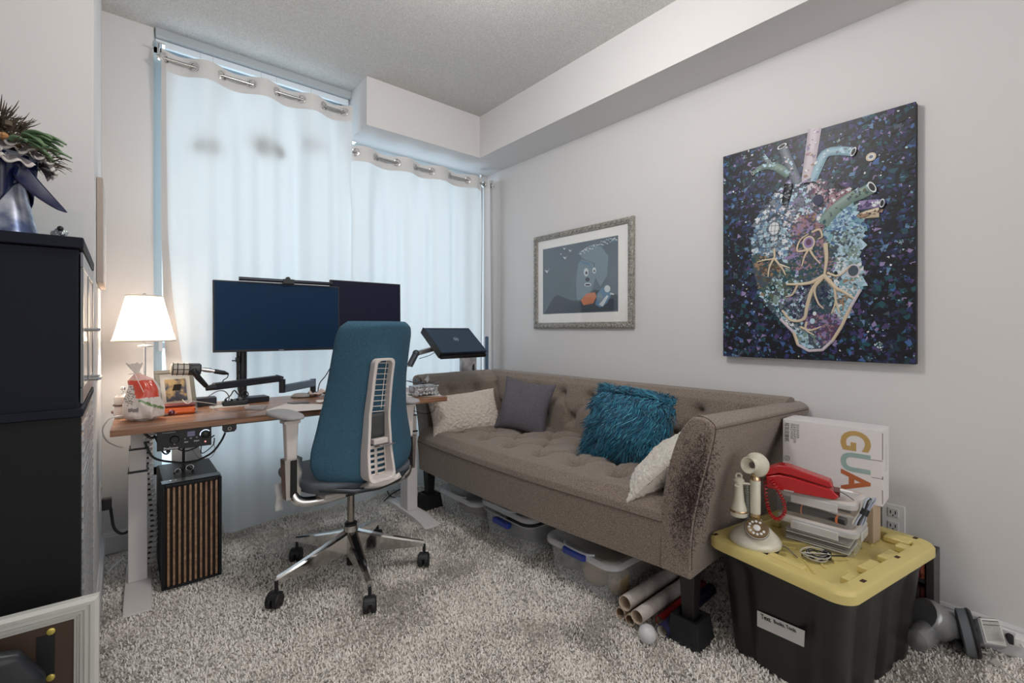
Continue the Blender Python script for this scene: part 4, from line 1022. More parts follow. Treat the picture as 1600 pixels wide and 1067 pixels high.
def crumple(label, c0, wx_, wy_, h_, m, seed):
    def fn(u, v):
        a, b_ = u * 2 - 1, v * 2 - 1
        return (c0.x + a * wx_, c0.y + b_ * wy_, DZ + .002 + h_ * max(0, .5 + noise.noise(Vector((a * 1.6, b_ * 1.6, seed)))) * (1 - .5 * b_ * b_))
    o = MB().grid(fn, 14, 10).build('crumpled_paper', m, solid=.001); tag(o, label, 'paper'); return o
crumple('crumpled pinkish paper at the back of the desk beside the chair', c(500, 619), .055, .03, .040, paperp_m, 3)
crumple('white paper curling against the chair back on the desk', c(508, 628), .04, .03, .014, paper_m, 8)
mo = thing('computer_mouse', 'slim grey computer mouse at the back of the desk left of the crumpled paper', 'mouse', c(470, 620.5), R(-30))
def mouse(u, v):
    a = u * 2 * PI; f = math.cos(v * PI / 2) ** .5 if v < 1 else 0
    return (.050 * math.cos(a) * f, .026 * math.sin(a) * f, .002 + .022 * math.sin(v * PI / 2))
MB().grid(mouse, 24, 8, wrap_u=True).build('shell', M('mouse_grey', srgb(170, 166, 164), .4), mo, sharp=180)
MB().prism([(.052 * math.cos(a * PI / 12), .028 * math.sin(a * PI / 12)) for a in range(24)], 0, .004).build('base_plate', black_m, mo)
# ornate silver box with dark leaves
ob = thing('trinket_box', 'ornate silver trinket box with scalloped feet at the right end of the desk', 'box', (1.315, 2.350, DZ), R(-4))
silver_m = M('tarnished_silver', (.40, .41, .43, 1), .38, .85, bump=(150, 1.0, .006), var=(90, (.62, .62, .64, 1), .1))
b = MB().box((-.068, -.045, .012), (.068, .045, .058))
for i in range(9):
    x = -.068 + i * .017; b.ball((x, -.046, .016 + .004 * (i % 2)), (.010, .006, .010), 8).ball((x, -.046, .056), (.009, .006, .006), 8)
for sx in (-1, 1):
    for sy in (-1, 1): b.ball((sx * .062, sy * .040, .010), (.013, .012, .0105), 10)
    b.ball((sx * .034, -.048, .036), (.020, .005, .014), 10)
b.ball((0, -.048, .036), (.015, .006, .015), 10)
for sx in (-1, 1): b.ball((sx * .07, 0, .036), (.005, .030, .016), 10)
b.build('box_body', silver_m, ob, bevel=.002)
rnd = random.Random(2)
dl = thing('dried_leaves', 'bundle of dark dried leaves lying on the ornate silver box', 'plant', (1.315, 2.350, DZ + .062), R(-4))
leafm = [M('leaf_dark', srgb(44, 52, 60), .5), M('leaf_blue', srgb(70, 84, 98), .4), M('leaf_grey', srgb(150, 152, 156), .4)]
for i in range(16):
    a = rnd.uniform(0, 2 * PI); r0 = rnd.uniform(0, .03); L_ = rnd.uniform(.04, .085)
    p0 = Vector((rnd.uniform(-.05, .05), rnd.uniform(-.03, .03), rnd.uniform(0, .012))); d = Vector((math.cos(a), math.sin(a) * .5, rnd.uniform(-.05, .45))).normalized()
    s = d.cross(Vector((0, 0, 1))).normalized() * L_ * .14
    MB().add([p0, p0 + d * L_ * .4 + s + Vector((0, 0, .004)), p0 + d * L_, p0 + d * L_ * .4 - s, p0 + d * L_ * .45], [(0, 4, 1), (1, 4, 2), (2, 4, 3), (3, 4, 0)]).build('leaf', leafm[i % 3], dl, solid=.001)
sheet('pale card sheet under the ornate silver box', [(634, 613), (636, 620), (690, 619), (684, 613)], paper_m)
# cables below the desk
U = lambda px, py, Y=2.5: at_y(px, py, Y)
below = [
    ('thick black cable hanging in a long bow below the desk', [U(226, 690), U(240, 715), U(272, 722), U(300, 722), U(330, 708), U(345, 690), U(352, 676)], .0045, cable_m),
    ('black cable loop falling from the audio interface to the desk leg', [U(238, 682), U(262, 693), U(285, 704), U(300, 702), U(318, 692), U(335, 680)], .0030, cable_m),
    ('black usb cable with a plug dangling left of the audio interface', [U(240, 678), U(248, 695), U(256, 708), U(263, 708), U(263, 700)], .0032, cable_m),
    ('thin black cable hook hanging under the audio interface', [U(315, 694), U(314, 706), U(319, 707), U(333, 695), U(335, 684)], .0022, cable_m),
    ('thin grey cable loop under the right side of the audio interface', [U(333, 690), U(336, 704), U(328, 715), U(312, 716), U(303, 706), U(299, 697)], .0013, cablegrey_m),
    ('bundle of black cables leaving the left end of the audio interface', [U(224, 676, 2.4), U(236, 684, 2.4), U(250, 681, 2.4), U(262, 684, 2.4)], .005, cable_m),
    ('white cable running from the desk leg to the cable bundle', [U(222, 684, 2.42), U(236, 680, 2.42), U(250, 677, 2.42), U(262, 679, 2.42)], .003, cablewhite_m),
    ('black cable under the desk between the right leg and the sofa', [U(645, 641, 2.33), U(660, 646, 2.32), U(675, 644, 2.32), U(681, 634, 2.33)], .0020, cable_m)]
for lab, pts, r, m in below: cable(lab, pts, r, m)
o = MB().box((-.008, -.006, -.014), (.008, .006, .014)).build('cable_plug', black_m, loc=tuple(U(263, 702)), bevel=.003); tag(o, 'small black connector dangling left of the audio interface', 'plug')
cable('white lamp cord drooping from the desk corner along the left wall', [c(205, 652) + Vector((-.005, 0, .004)), at_y(188, 650, 2.45), at_y(170, 655, 2.45), at_y(160, 672, 2.5), at_y(166, 688, 2.55), at_y(182, 697, 2.6), at_y(192, 699, 2.6)], .003, cablewhite_m)
pg = thing('power_adapter', 'black power plug in the left wall outlet with its cord', 'plug', (XG + .01, 2.62, .36))
MB().box((0, -.016, -.024), (.032, .016, .024)).build('plug_body', black_m, pg, bevel=.004)
MB().tube(spline([(.028, 0, -.02), (.032, 0, -.06), (.04, .0, -.11), (.065, 0, -.14), (.10, .02, -.135), (.135, .05, -.11)], 6), .0055, 8).build('cord', cable_m, pg)
# floor cables
G_ = lambda px, py, z=.008: at_z(px, py, z)
cable('white cable lying on the carpet left of the desk foot', [G_(168, 895), G_(175, 887), G_(186, 878), G_(192, 872)], .006, cablewhite_m)
cable('black cables coiled on the carpet behind the chair', [G_(600, 783), G_(615, 770), G_(632, 762), G_(640, 768), G_(628, 778), G_(612, 776), G_(606, 766), G_(620, 758)], .004, cable_m)
cable('pale grey cable coiled on the carpet below the chair seat', [G_(590, 790), G_(602, 776), G_(618, 764), G_(634, 760), G_(622, 772), G_(604, 782), G_(598, 786)], .0035, M('cable_pale', srgb(190, 192, 196), .5))
cable('loose white wires hanging under the far end of the sofa', [at_x(660, 752, 1.46), at_x(668, 748, 1.48), at_x(680, 746, 1.50), at_x(692, 741, 1.52)], .003, cablewhite_m)
cable('white wire end drooping under the far end of the sofa', [at_x(661, 748, 1.47), at_x(664, 757, 1.47), at_x(662, 764, 1.47)], .004, cablewhite_m)

# tall printed board behind the sofa and slim blue bag beside it
bd = thing('printed_board', 'tall grey printed cardboard piece standing between sofa and curtain', 'board', (1.945, 2.80, 0), R(-2))
MB().box((-.065, 0, 0), (.065, .03, 1.03)).build('board', M('board_print', srgb(196, 196, 198), .7, var=(14, srgb(120, 118, 124), .2)), bd, bevel=.002)
MB().box((-.045, -.003, .93), (-.02, .001, .945)).box((-.045, -.003, .895), (-.01, .001, .905)).prism([(.045 + .02 * math.cos(a * PI / 8), .82 + .03 * math.sin(a * PI / 8)) for a in range(4, 13)], -.003, .001, T=Matrix(((1,0,0,0),(0,0,1,0),(0,1,0,0),(0,0,0,1)))).build('print_mark', M('print_dark', srgb(50, 50, 58), .7), bd)
o = MB().taper((-.012, -.012, 0), (.012, .012, 1.05), (.004, .004)).build('blue_umbrella', M('umbrella_blue', srgb(84, 104, 128), .8), loc=(2.105, 2.80, 0), bevel=.008)
tag(o, 'slim folded blue fabric item standing in the corner behind the sofa', 'umbrella')

# ------------------------------------------------------------------ dark cabinet on the left
cab_m = M('cabinet_black_lit', srgb(18, 22, 36), .7, spec=.25, bump=(300, .12, .001))  # blue tint stands for light on the upper part, same finish as base
cb_ = thing('cabinet', 'tall dark cabinet with glass doors above slatted doors at the left edge', 'cabinet', (-.31, 1.85, 0))
x0, x1, y0, y1 = -.23, .233, -.285, .285
MB().box((x0, y0, 0), (x1, y1, .885)).build('base_unit', M('cabinet_black_plain', srgb(26, 26, 27), .7, spec=.25, bump=(300, .12, .001)), cb_, bevel=.002)  # same finish as the upper units, without their painted blue light
MB().box((x0, y0 + .004, .905), (x1 - .004, y1 - .004, 1.298)).build('hutch', cab_m, cb_, bevel=.002)
MB().box((x0 - .004, y0 - .006, .885), (x1 + .005, y1, .906)).build('middle_shelf', cab_m, cb_, bevel=.003)
MB().box((x0 - .004, y0 - .008, 1.300), (x1 + .006, y1, 1.327)).build('top', cab_m, cb_, bevel=.003)
dglass = M('door_glass', srgb(150, 156, 160), .05, .9); dfr = M('door_frame', srgb(98, 100, 104), .3, .3)
for k_ in range(2):
    a, b_ = y0 + .012 + k_ * .2765, y0 + .012 + k_ * .2765 + .270
    d = MB().box((x1 - .002, a, .915), (x1 + .004, b_, .955)).box((x1 - .002, a, 1.255), (x1 + .004, b_, 1.293)).box((x1 - .002, a, .955), (x1 + .004, a + .035, 1.255)).box((x1 - .002, b_ - .035, .955), (x1 + .004, b_, 1.255)).build('door', dfr, cb_, bevel=.002)
    MB().box((x1 + .000, a + .035, .955), (x1 + .003, b_ - .035, 1.255)).build('door_pane', dglass, d)
    d2 = MB().box((x1 - .002, a, .03), (x1 + .001, b_, .880)).build('door', M('lower_door', srgb(60, 60, 62), .25, .4), cb_, bevel=.002)
    lv = MB()
    for i in range(30):
        z = .05 + i * .0275; lv.box((x1 + .001, a + .01, z), (x1 + .005, b_ - .01, z + .013))
    lv.build('louvre_slats', M('louvre', srgb(190, 192, 196), .25, .5), d2)
for (yy_, zz_) in ((-.06, 1.100), (.04, .955)):
    MB().tube([(x1 + .002, yy_ - .05, zz_), (x1 + .024, yy_ - .05, zz_), (x1 + .028, yy_ - .04, zz_), (x1 + .028, yy_ + .04, zz_), (x1 + .024, yy_ + .05, zz_), (x1 + .002, yy_ + .05, zz_)], .0045, 8).build('handle', steel_m, cb_)
# canvas hanging on the left wall, seen from its edge
wf_ = thing('hanging_canvas', 'narrow beige framed canvas on the left wall seen edge on above the lamp', 'picture', (XG + .001, 2.36, 1.28))
MB().box((0, 0, 0), (.018, .45, .40)).build('frame_edge', M('beige_frame', srgb(172, 158, 148), .7), wf_, bevel=.002)
MB().box((.018, .015, .015), (.0185, .435, .385)).build('canvas_front', M('canvas_front', srgb(190, 186, 182), .8), wf_)

# ------------------------------------------------------------------ flower vase on the cabinet
vs_ = thing('flower_vase', 'silver blue glass vase wrapped with a navy ribbon on the dark cabinet', 'vase', (-.232, 1.735, 1.3275))
MB().lathe([(.066, 0), (.070, .008), (.062, .04), (.050, .10), (.045, .15), (.052, .19), (.068, .215)], 36).build('vase_body', M('vase_silver', srgb(190, 194, 204), .2, .4, var=(14, srgb(70, 84, 120), .12)), vs_)
navy_m = M('navy_satin', srgb(12, 22, 60), .25)
def drape(u, v):
    a = lerp(-PI * .95, PI * .45, u); r = lerp(.052, .062, v) + .004 * math.sin(u * 40); return (r * math.cos(a), r * math.sin(a), lerp(.095, .212, v) - .05 * math.sin(u * 9) * (1 - v) )
MB().grid(drape, 60, 12).build('ribbon_wrap', navy_m, vs_, solid=.002, sharp=180)
def tail(u, v): return (lerp(.03, .118, v) + .010 * (u - .5), -.045 - .01 * v + .02 * (u - .5), lerp(.180, .070, v ** .75) + (u - .5) * .06 * (1 - v) ** .8 + .01)
MB().grid(tail, 8, 16).build('ribbon_tail', navy_m, vs_, solid=.003, sharp=180)
MB().lathe([(.0705, .004), (.0715, .008), (.0700, .012)], 36).build('base_band', M('gold_band', srgb(196, 186, 140), .4, .3), vs_)
fl_ = thing('flower_arrangement', 'dried arrangement of succulents, grey lichen and thistle in the vase', 'flowers', (-.240, 1.735, 1.545))
rnd = random.Random(21)
lich = M('lichen_grey', srgb(128, 122, 124), .8, var=(30, srgb(84, 80, 84), .2)); lich2 = M('lichen_rim', srgb(196, 190, 186), .8)
succ = M('succulent_green', srgb(62, 96, 66), .45, var=(12, srgb(120, 146, 110), .3)); drk = M('dried_brown', srgb(60, 52, 46), .8, var=(40, srgb(104, 90, 72), .2))
for i in range(34):
    row = i % 3; a = i * 2 * PI / 34 * 3 + rnd.uniform(-.15, .15); r0 = (.050, .066, .080)[row] + rnd.uniform(-.006, .006); sz = rnd.uniform(.020, .032); zc = (.016, .0, -.020)[row] + rnd.uniform(-.006, .006)
    def lf(u, v, a=a, r0=r0, sz=sz, zc=zc):
        t = (u - .5) * 2.6; r = r0 + v * sz * (1.0 + .12 * math.cos(t * 5 + i)) * math.cos(t * .5); w_ = math.sin(t) * sz * (v * .9 + .25)
        return (r * math.cos(a) - w_ * math.sin(a), r * math.sin(a) + w_ * math.cos(a), zc + .005 * math.sin(u * 14 + i) * v - .012 * v * v + .010 * (1 - v))
    g = MB().grid(lf, 18, 6)
    for k_ in range(len(g.f)):
        if k_ >= 18 * 5: g.m[k_] = 1
    g.build('lichen_lobe', [lich, lich2], fl_, solid=.003, sharp=180)
def leafy(p, d, L_, w_, m, name, up=.3):
    d = Vector(d).normalized(); s = d.cross(Vector((0, 0, 1))); s = s.normalized() if s.length > .1 else Vector((1, 0, 0)); b = MB()
    def fn(u, v):
        t = u * 2 - 1; ww = w_ * math.sin(min(1, (v * .92 + .08)) ** .7 * PI) ** .8
        return Vector(p) + d * (L_ * v) + s * (t * ww) + Vector((0, 0, 1)) * (up * L_ * v * (1 - v) + abs(t) * ww * .35)
    return b.grid(fn, 6, 10).build(name, m, fl_, solid=w_ * .35, sharp=180)
for i in range(24):
    a = rnd.uniform(-.9, .9) if i < 17 else rnd.uniform(0, 2 * PI)
    p = (.055 * math.cos(a) + rnd.uniform(-.01, .01), .055 * math.sin(a) - .02, rnd.uniform(.015, .055))
    leafy(p, (math.cos(a), math.sin(a) - .2, rnd.uniform(-.65, .05)), rnd.uniform(.05, .085), rnd.uniform(.009, .015), succ, 'succulent_leaf', .5)
b = MB()
for i in range(240):
    a = rnd.uniform(0, 2 * PI); r0 = rnd.uniform(0, .05); p = Vector((r0 * math.cos(a) , r0 * math.sin(a), .05 + rnd.uniform(0, .05)))
    d = Vector((math.cos(a) * .9, math.sin(a) * .9, rnd.uniform(.0, 1.3))).normalized(); L_ = rnd.uniform(.015, .040)
    b.tube([p, p + d * L_ * .6, p + d * L_ + Vector((0, 0, .004))], [.002, .0014, .0004], 4)
b.build('thistle_spikes', drk, fl_)
b = MB()
for i in range(70): 
    a = rnd.uniform(0, 2 * PI); r0 = rnd.uniform(0, .05); b.ball((r0 * math.cos(a), r0 * math.sin(a), rnd.uniform(.02, .085)), rnd.uniform(.006, .011), 7)
b.build('moss_core', drk, fl_)
b = MB()
for i in range(60):
    a = rnd.uniform(-1.2, 1.2); p = Vector((.10 * math.cos(a), .10 * math.sin(a), rnd.uniform(-.01, .02))); d = Vector((math.cos(a), math.sin(a), rnd.uniform(-.4, .5))).normalized(); L_ = rnd.uniform(.02, .045)
    b.tube([p, p + d * L_ * .6 + Vector((0, 0, .004)), p + d * L_], [.0012, .001, .0005], 4)
b.build('wiry_twigs', drk, fl_)
MB().ball((.030, -.050, .025), (.016, .012, .012), 10).ball((.018, -.055, .032), (.010, .010, .009), 8).ball((.040, -.045, .018), (.009, .010, .008), 8).build('orange_bloom', M('bloom_ochre', srgb(176, 128, 84), .8, bump=(120, 1, .006)), fl_)
ac = thing('acrylic_stand', 'clear acrylic sign holder standing behind the vase on the cabinet', 'stand', (-.135, 1.93, 1.3275), R(18))
MB().box((-.07, 0, 0), (.05, .004, .135)).build('panel', M_clear('acrylic', (.95, .97, .98), .05, .05), ac, bevel=.001)
MB().box((-.07, -.03, 0), (.05, .03, .003)).build('foot', _mats['acrylic'], ac)
tk = thing('silver_trinket', 'little crumpled silver ornament beside the vase on the cabinet', 'ornament', (-.128, 1.735, 1.3275))
b = MB()
for i in range(10): b.ball((rnd.uniform(-.010, .010), rnd.uniform(-.010, .010), .008 + i * .0032), rnd.uniform(.007, .010), 8)
b.build('crumpled_body', M('foil', (.5, .55, .55, 1), .2, .9, bump=(150, 1, .006)), tk)
MB().ball((.003, -.006, .043), .007, 10).build('dark_bead', black_m, tk)

# ------------------------------------------------------------------ white moulded frame leaning on the cabinet
mf = thing('mirror_frame', 'large white moulded frame with brown backing leaning on the cabinet at bottom left', 'picture frame', (-.31, 1.383, 0), R(-3))
tlt = T((0, .0, 0), (R(-3.0), 0, 0))
W0, H0 = .272, .512
steps = [(0, .0), (.000, .018), (.008, .026), (.018, .024), (.022, .016), (.030, .020), (.036, .012), (.040, .016), (.044, .008), (.047, .011), (.050, .004), (.054, .007), (.056, .0)]
vs = []; b = MB(); steps = [(d_ * .76, hh) for d_, hh in steps]
for d_, hh in steps:
    vs += [(-W0 + d_, -hh, d_), (W0 - d_, -hh, d_), (W0 - d_, -hh, H0 - d_), (-W0 + d_, -hh, H0 - d_)]
n_ = len(steps); fs = []
for i in range(n_ - 1):
    for j in range(4): fs.append((i*4+j, i*4+(j+1)%4, (i+1)*4+(j+1)%4, (i+1)*4+j))
for j in range(4): fs.append((j, (n_-1)*4+j, (n_-1)*4+(j+1)%4, (j+1)%4)) 
b.add(vs, fs, 0, tlt).build('frame_moulding', M('frame_white', srgb(205, 205, 200), .4), mf, sharp=20)
MB().box((-W0 + .04, .0, .04), (W0 - .04, .008, H0 - .04), 0, tlt).build('backing_board', M('backing_brown', srgb(76, 58, 46), .75, bump=(60, .3, .002)), mf)
MB().box((.172, -.002, .365), (.200, .0005, .450), 0, tlt).build('dark_slot', blackmat_m, mf)
gold_m = M('brass_stud', srgb(208, 190, 96), .3, .4)
for zz_ in (.456, .360): MB().lathe([(.007, 0), (.007, .004), (.005, .005)], 16, T=tlt @ T((.194, .0, zz_), (R(90), 0, 0))).build('stud', gold_m, mf)
bgm = thing('black_bag', 'rounded black bag with a pale label inside the white frame at bottom left', 'bag', (-.325, 1.330, 0))
def bagf(u, v):
    a = u * 2 * PI; e = curve1([(0, .9), (.1, 1), (.8, 1), (.93, .82), (1, .0)], v); c_, s_ = math.cos(a), math.sin(a)
    return (math.copysign(abs(c_) ** .5, c_) * .208 * e, math.copysign(abs(s_) ** .6, s_) * .026 * e, .502 * (v if v < .93 else .93 + (v - .93) * 1.0))
MB().grid(bagf, 48, 40, wrap_u=True).build('bag_shell', M('bag_black', srgb(28, 32, 38), .4), bgm, sharp=180)
MB().box((.0, -.030, .365), (.125, -.022, .392)).build('pale_label', M('label_lilac', srgb(180, 186, 204), .5), bgm, bevel=.008)
# ------------------------------------------------------------------ storage boxes under the sofa
bin_m = M_clear('bin_plastic', (.95, .97, .98), .26, .25, (.88, .90, .93, 1))
lidp_m = M_clear('bin_lid_plastic', (.96, .98, .99), .50, .2, (.92, .94, .97, 1))
blue_l = M('latch_blue', srgb(34, 58, 150), .35, coat=.3)
def rrect(w_, h_, r, n=6):
    """rounded rectangle outline centred on 0"""
    out = []
    for cx, cy, a0 in ((w_/2 - r, h_/2 - r, 0), (-w_/2 + r, h_/2 - r, 90), (-w_/2 + r, -h_/2 + r, 180), (w_/2 - r, -h_/2 + r, 270)):
        for i in range(n + 1): a = R(a0 + 90 * i / n); out.append((cx + r * math.cos(a), cy + r * math.sin(a)))
    return out
def shell(b, rings, closed_bottom=True, mi=0, cap_top=False):
    """rings: list of (outline, z); joined in order"""
    n = len(rings[0][0]); k = len(b.v)
    for o_, z in rings: b.v += [(x, y, z) for x, y in o_]
    for i in range(len(rings) - 1):
        for j in range(n): b.f.append((k+i*n+j, k+i*n+(j+1)%n, k+(i+1)*n+(j+1)%n, k+(i+1)*n+j)); b.m.append(mi)
    if closed_bottom: b.f.append(tuple(k + j for j in range(n - 1, -1, -1))); b.m.append(mi)
    if cap_top: b.f.append(tuple(k + (len(rings) - 1) * n + j for j in range(n))); b.m.append(mi)
    return b
def storage_bin(label, x, ya, yb, h, latch, lift=0., rz=0):
    wy = abs(yb - ya); L_ = .56
    t = thing('storage_bin', label, 'storage box', (x + L_ / 2, (ya + yb) / 2, .003), rz, 'clear plastic storage bins under the sofa')
    b = shell(MB(), [(rrect(L_ - .05, wy - .03, .05), .0), (rrect(L_ - .02, wy - .004, .055), h - .030), (rrect(L_ - .016, wy, .055), h - .030), (rrect(L_ + .01, wy + .022, .06), h - .026), (rrect(L_ + .01, wy + .022, .06), h - .018)])
    b.build('bin_body', bin_m, t, sharp=50)
    lz = h - .016 + lift; l_ = MB()
    shell(l_, [(rrect(L_ + .016, wy + .028, .06), lz - .012), (rrect(L_ + .016, wy + .028, .06), lz + .004), (rrect(L_ + .004, wy + .016, .06), lz + .012), (rrect(L_ - .05, wy - .045, .05), lz + .010), (rrect(L_ - .07, wy - .065, .05), lz + .001)], False, cap_top=True)
    ld = l_.build('lid', lidp_m, t, sharp=50)
    hx = -L_ / 2 - .010
    MB().tube(spline([(hx + .03, -.085, lz + .011), (hx + .008, -.06, lz + .012), (hx + .002, 0, lz + .012), (hx + .008, .06, lz + .012), (hx + .03, .085, lz + .011)], 6), .006, 8).build('lid_handle', M_clear('bin_rim', (.95, .97, 1), .6, .2, (.82, .85, .9, 1)), ld)
    if latch: 
        zl = lz - .0 if latch == 1 else h - .045
        MB().box((hx - .014, -.062, zl - .016), (hx + .018, .062, zl + .012)).build('latch', blue_l, t, bevel=.008)
    return t
storage_bin('clear storage bin furthest back under the sofa, next to the desk foot', 1.475, 2.075, 2.455, .150, 0)
storage_bin('clear storage bin with a raised lid, in the middle of the three under the sofa', 1.478, 1.64, 2.02, .170, 2, .028)
storage_bin('clear storage bin with a bright blue latch, nearest under the sofa', 1.482, 1.15, 1.53, .165, 1)
# contents
def lump(name, label, cat, c0, sz, m, seed, grp=None):
    def fn(u, v):
        a = u * 2 * PI; th = lerp(-PI/2, PI/2, v); k_ = 1 + .22 * noise.noise(Vector((math.cos(a) * 1.8, math.sin(a) * 1.8, th * 1.5 + seed)))
        cc = math.cos(th) ** .5 if abs(math.cos(th)) > 1e-6 else 0
        return (c0[0] + sz[0] * math.cos(a) * cc * k_, c0[1] + sz[1] * math.sin(a) * cc * k_, c0[2] + sz[2] * (1 + math.sin(th) * (1 if th > 0 else 1)) * .5 * 2 * (1 if th < 0 else k_))
    o = MB().grid(fn, 40, 20, wrap_u=True).build(name, m, sharp=180); tag(o, label, cat, grp); return o
bur = M('burlap', srgb(176, 154, 122), .9, bump=(420, .9, .003), var=(300, srgb(150, 128, 98), .1))
lump('burlap_bag', 'folded burlap bag inside the nearest storage bin', 'bag', (1.60, 1.30, .008), (.085, .07, .055), bur, 1)
lump('burlap_bag', 'knotted burlap bag at the near corner of the nearest storage bin', 'bag', (1.58, 1.19, .008), (.05, .035, .05), bur, 2)
lump('grey_cloth', 'bundle of grey cloth inside the nearest storage bin', 'cloth', (1.60, 1.46, .008), (.07, .05, .045), M('cloth_grey', srgb(120, 116, 112), .9), 3)
lump('brown_folder', 'brown paper parcel in the rear of the nearest storage bin', 'parcel', (1.80, 1.34, .008), (.11, .14, .055), M('kraft', srgb(120, 92, 66), .8), 4)
lump('dark_cloth', 'dark cloth bundle inside the middle storage bin', 'cloth', (1.70, 1.83, .008), (.17, .14, .055), M('cloth_dark', srgb(66, 64, 68), .9), 5)
lump('brown_cloth', 'brown cloth bundle inside the furthest storage bin', 'cloth', (1.70, 2.26, .008), (.17, .14, .050), M('cloth_brown', srgb(96, 80, 74), .9), 6)

# paper rolls and ball by the near sofa leg
kraft_m = M('tube_kraft', srgb(196, 176, 154), .8); rollp = M('roll_paper', srgb(216, 208, 202), .7, bump=(18, .5, .01), var=(16, srgb(184, 174, 168), .15))
def roll(label, c0, r, L_, ang, m, inner=kraft_m, wall_=.0035, name='paper_roll', pitch=0):
    c0 = Vector(c0); t = thing(name, label, 'paper roll', c0, rot=(0, -pitch, R(ang)), group='rolls by the near sofa leg')
    b = MB().lathe([(r - wall_, 0.001), (r, 0), (r, L_), (r - wall_, L_)], 28, T=Matrix.Rotation(R(90), 4, 'Y'), cap=False)
    b.build('outer_wrap', m, t, sharp=50)
    MB().lathe([(r - wall_, .001), (r - wall_, L_)], 28, T=Matrix.Rotation(R(90), 4, 'Y'), cap=False).build('tube_core', inner, t)
    return t
roll('bare cardboard tube end, leftmost on the carpet beside the storage bin', (1.452, 1.088, .022), .021, .42, 2, kraft_m, M('tube_inner', srgb(140, 112, 92), .8))
roll('second cardboard tube end, wedged low between the other rolls', (1.445, 1.040, .021), .0205, .42, 2, kraft_m, _mats['tube_inner'])
roll('fat crinkled white paper roll lying on top of the cardboard tubes', (1.455, 1.070, .067), .027, .36, 1, rollp, wall_=.002)
roll('long white paper roll, its open end foremost beside the sofa leg', (1.432, 1.000, .057), .0245, .34, 1, rollp, wall_=.002)
roll('navy paper roll with a white end nearest the sofa leg', (1.475, .925, .024), .0225, .40, 3, M('navy_roll', srgb(40, 38, 74), .5), M('roll_inner_white', srgb(206, 198, 186), .7))
roll('thin red wrapping paper roll behind the white ball', (1.53, .968, .020), .018, .36, 3, M('red_roll', srgb(170, 40, 48), .4))
o = MB().ball((0, 0, .0), .031, 24).build('white_ball', M('ball_white', srgb(206, 206, 208), .45), loc=(1.415, .945, .031)); tag(o, 'smooth white ball on the carpet in front of the paper rolls', 'ball')

# ------------------------------------------------------------------ black tote with yellow lid
tote = thing('storage_tote', 'large black storage tote with a yellow lid and handwritten label', 'storage box', (1.830, .540, 0), R(-9.5))
tt = Matrix.Translation((1.830, .540, 0)) @ Matrix.Rotation(R(-9.5), 4, 'Z'); tti = tt.inverted()
tb_m = M('tote_black', srgb(30, 29, 28), .38, bump=(8, .15, .01)); yl = M('tote_yellow', srgb(212, 196, 126), .42, bump=(220, .1, .001))
LW, LD_, LZ = .62, .45, .385
def ribbed(w_, d_, r, amp):
    o_ = rrect(w_, d_, r, 6); out = []
    n = len(o_)
    # subdivide straight runs and push in vertical flutes
    for i in range(n):
        a, b_ = Vector((*o_[i], 0)), Vector((*o_[(i+1) % n], 0)); L_ = (b_ - a).length; out.append((a.x, a.y))
        if L_ > .1:
            t_ = (b_ - a) / L_; nn = Vector((-t_.y, t_.x, 0)); k_ = 16
            for j in range(1, k_):
                s = j / k_; fl_ = amp if (.10 < s < .22 or .78 < s < .90) else 0
                if .47 < s < .53 and L_ > .4: fl_ = amp
                q = a + t_ * (L_ * s) + nn * fl_; out.append((q.x, q.y))
    return out
b = shell(MB(), [(ribbed(LW - .13, LD_ - .125, .035, .010), .0), (ribbed(LW - .122, LD_ - .117, .04, .010), .01), (ribbed(LW - .075, LD_ - .065, .045, .010), .30), (ribbed(LW - .055, LD_ - .050, .045, .0), .325), (ribbed(LW - .045, LD_ - .040, .045, .0), .345)])
b.build('tote_body', tb_m, tote, sharp=40)
# lid: outer skirt, raised rim, recessed centre
oc_, ic = rrect(LW, LD_, .055, 8), rrect(LW - .10, LD_ - .10, .04, 8)
lid = shell(MB(), [(rrect(LW - .03, LD_ - .03, .05, 8), LZ - .036), (rrect(LW, LD_, .055, 8), LZ - .034), (rrect(LW, LD_, .055, 8), LZ - .010), (rrect(LW - .012, LD_ - .012, .052, 8), LZ - .001), (rrect(LW - .03, LD_ - .03, .05, 8), LZ), (rrect(LW - .085, LD_ - .085, .04, 8), LZ), (rrect(LW - .095, LD_ - .095, .04, 8), LZ - .004), (rrect(LW - .105, LD_ - .105, .04, 8), LZ - .024)], True, cap_top=True)
ld = lid.build('lid', yl, tote, sharp=35)
b = MB()
for cx, cy, wx_, wy_ in ((-.235, .155, .05, .05), (-.05, -.17, .085, .045), (.08, -.17, .085, .045), (.245, -.13, .04, .075), (.19, -.165, .04, .04), (.245, .03, .035, .07), (.05, .17, .07, .04), (-.24, -.02, .03, .11), (-.18, -.17, .05, .035), (.20, .165, .05, .04)):
    MB().box((cx - wx_/2, cy - wy_/2, LZ - .024), (cx + wx_/2, cy + wy_/2, LZ - .002)).build('rim_block', yl, ld, bevel=.006)
b = MB()
for i in range(9):
    a = i * PI / 4.5; c0 = Vector((.02 + .0 * i, 0, LZ - .022)); 
for k_ in range(-4, 5):
    x = k_ * .062; b.tube([(x - .03, -.09, LZ - .023), (x + .03, -.03, LZ - .023)], .004, 6).tube([(x + .03, .03, LZ - .023), (x - .03, .09, LZ - .023)], .004, 6).tube([(x + .03, -.03, LZ - .023), (x + .03, .03, LZ - .023)], .003, 6)
b.build('ribs', yl, ld)
hole = M('lid_hole', srgb(60, 34, 20), .8)
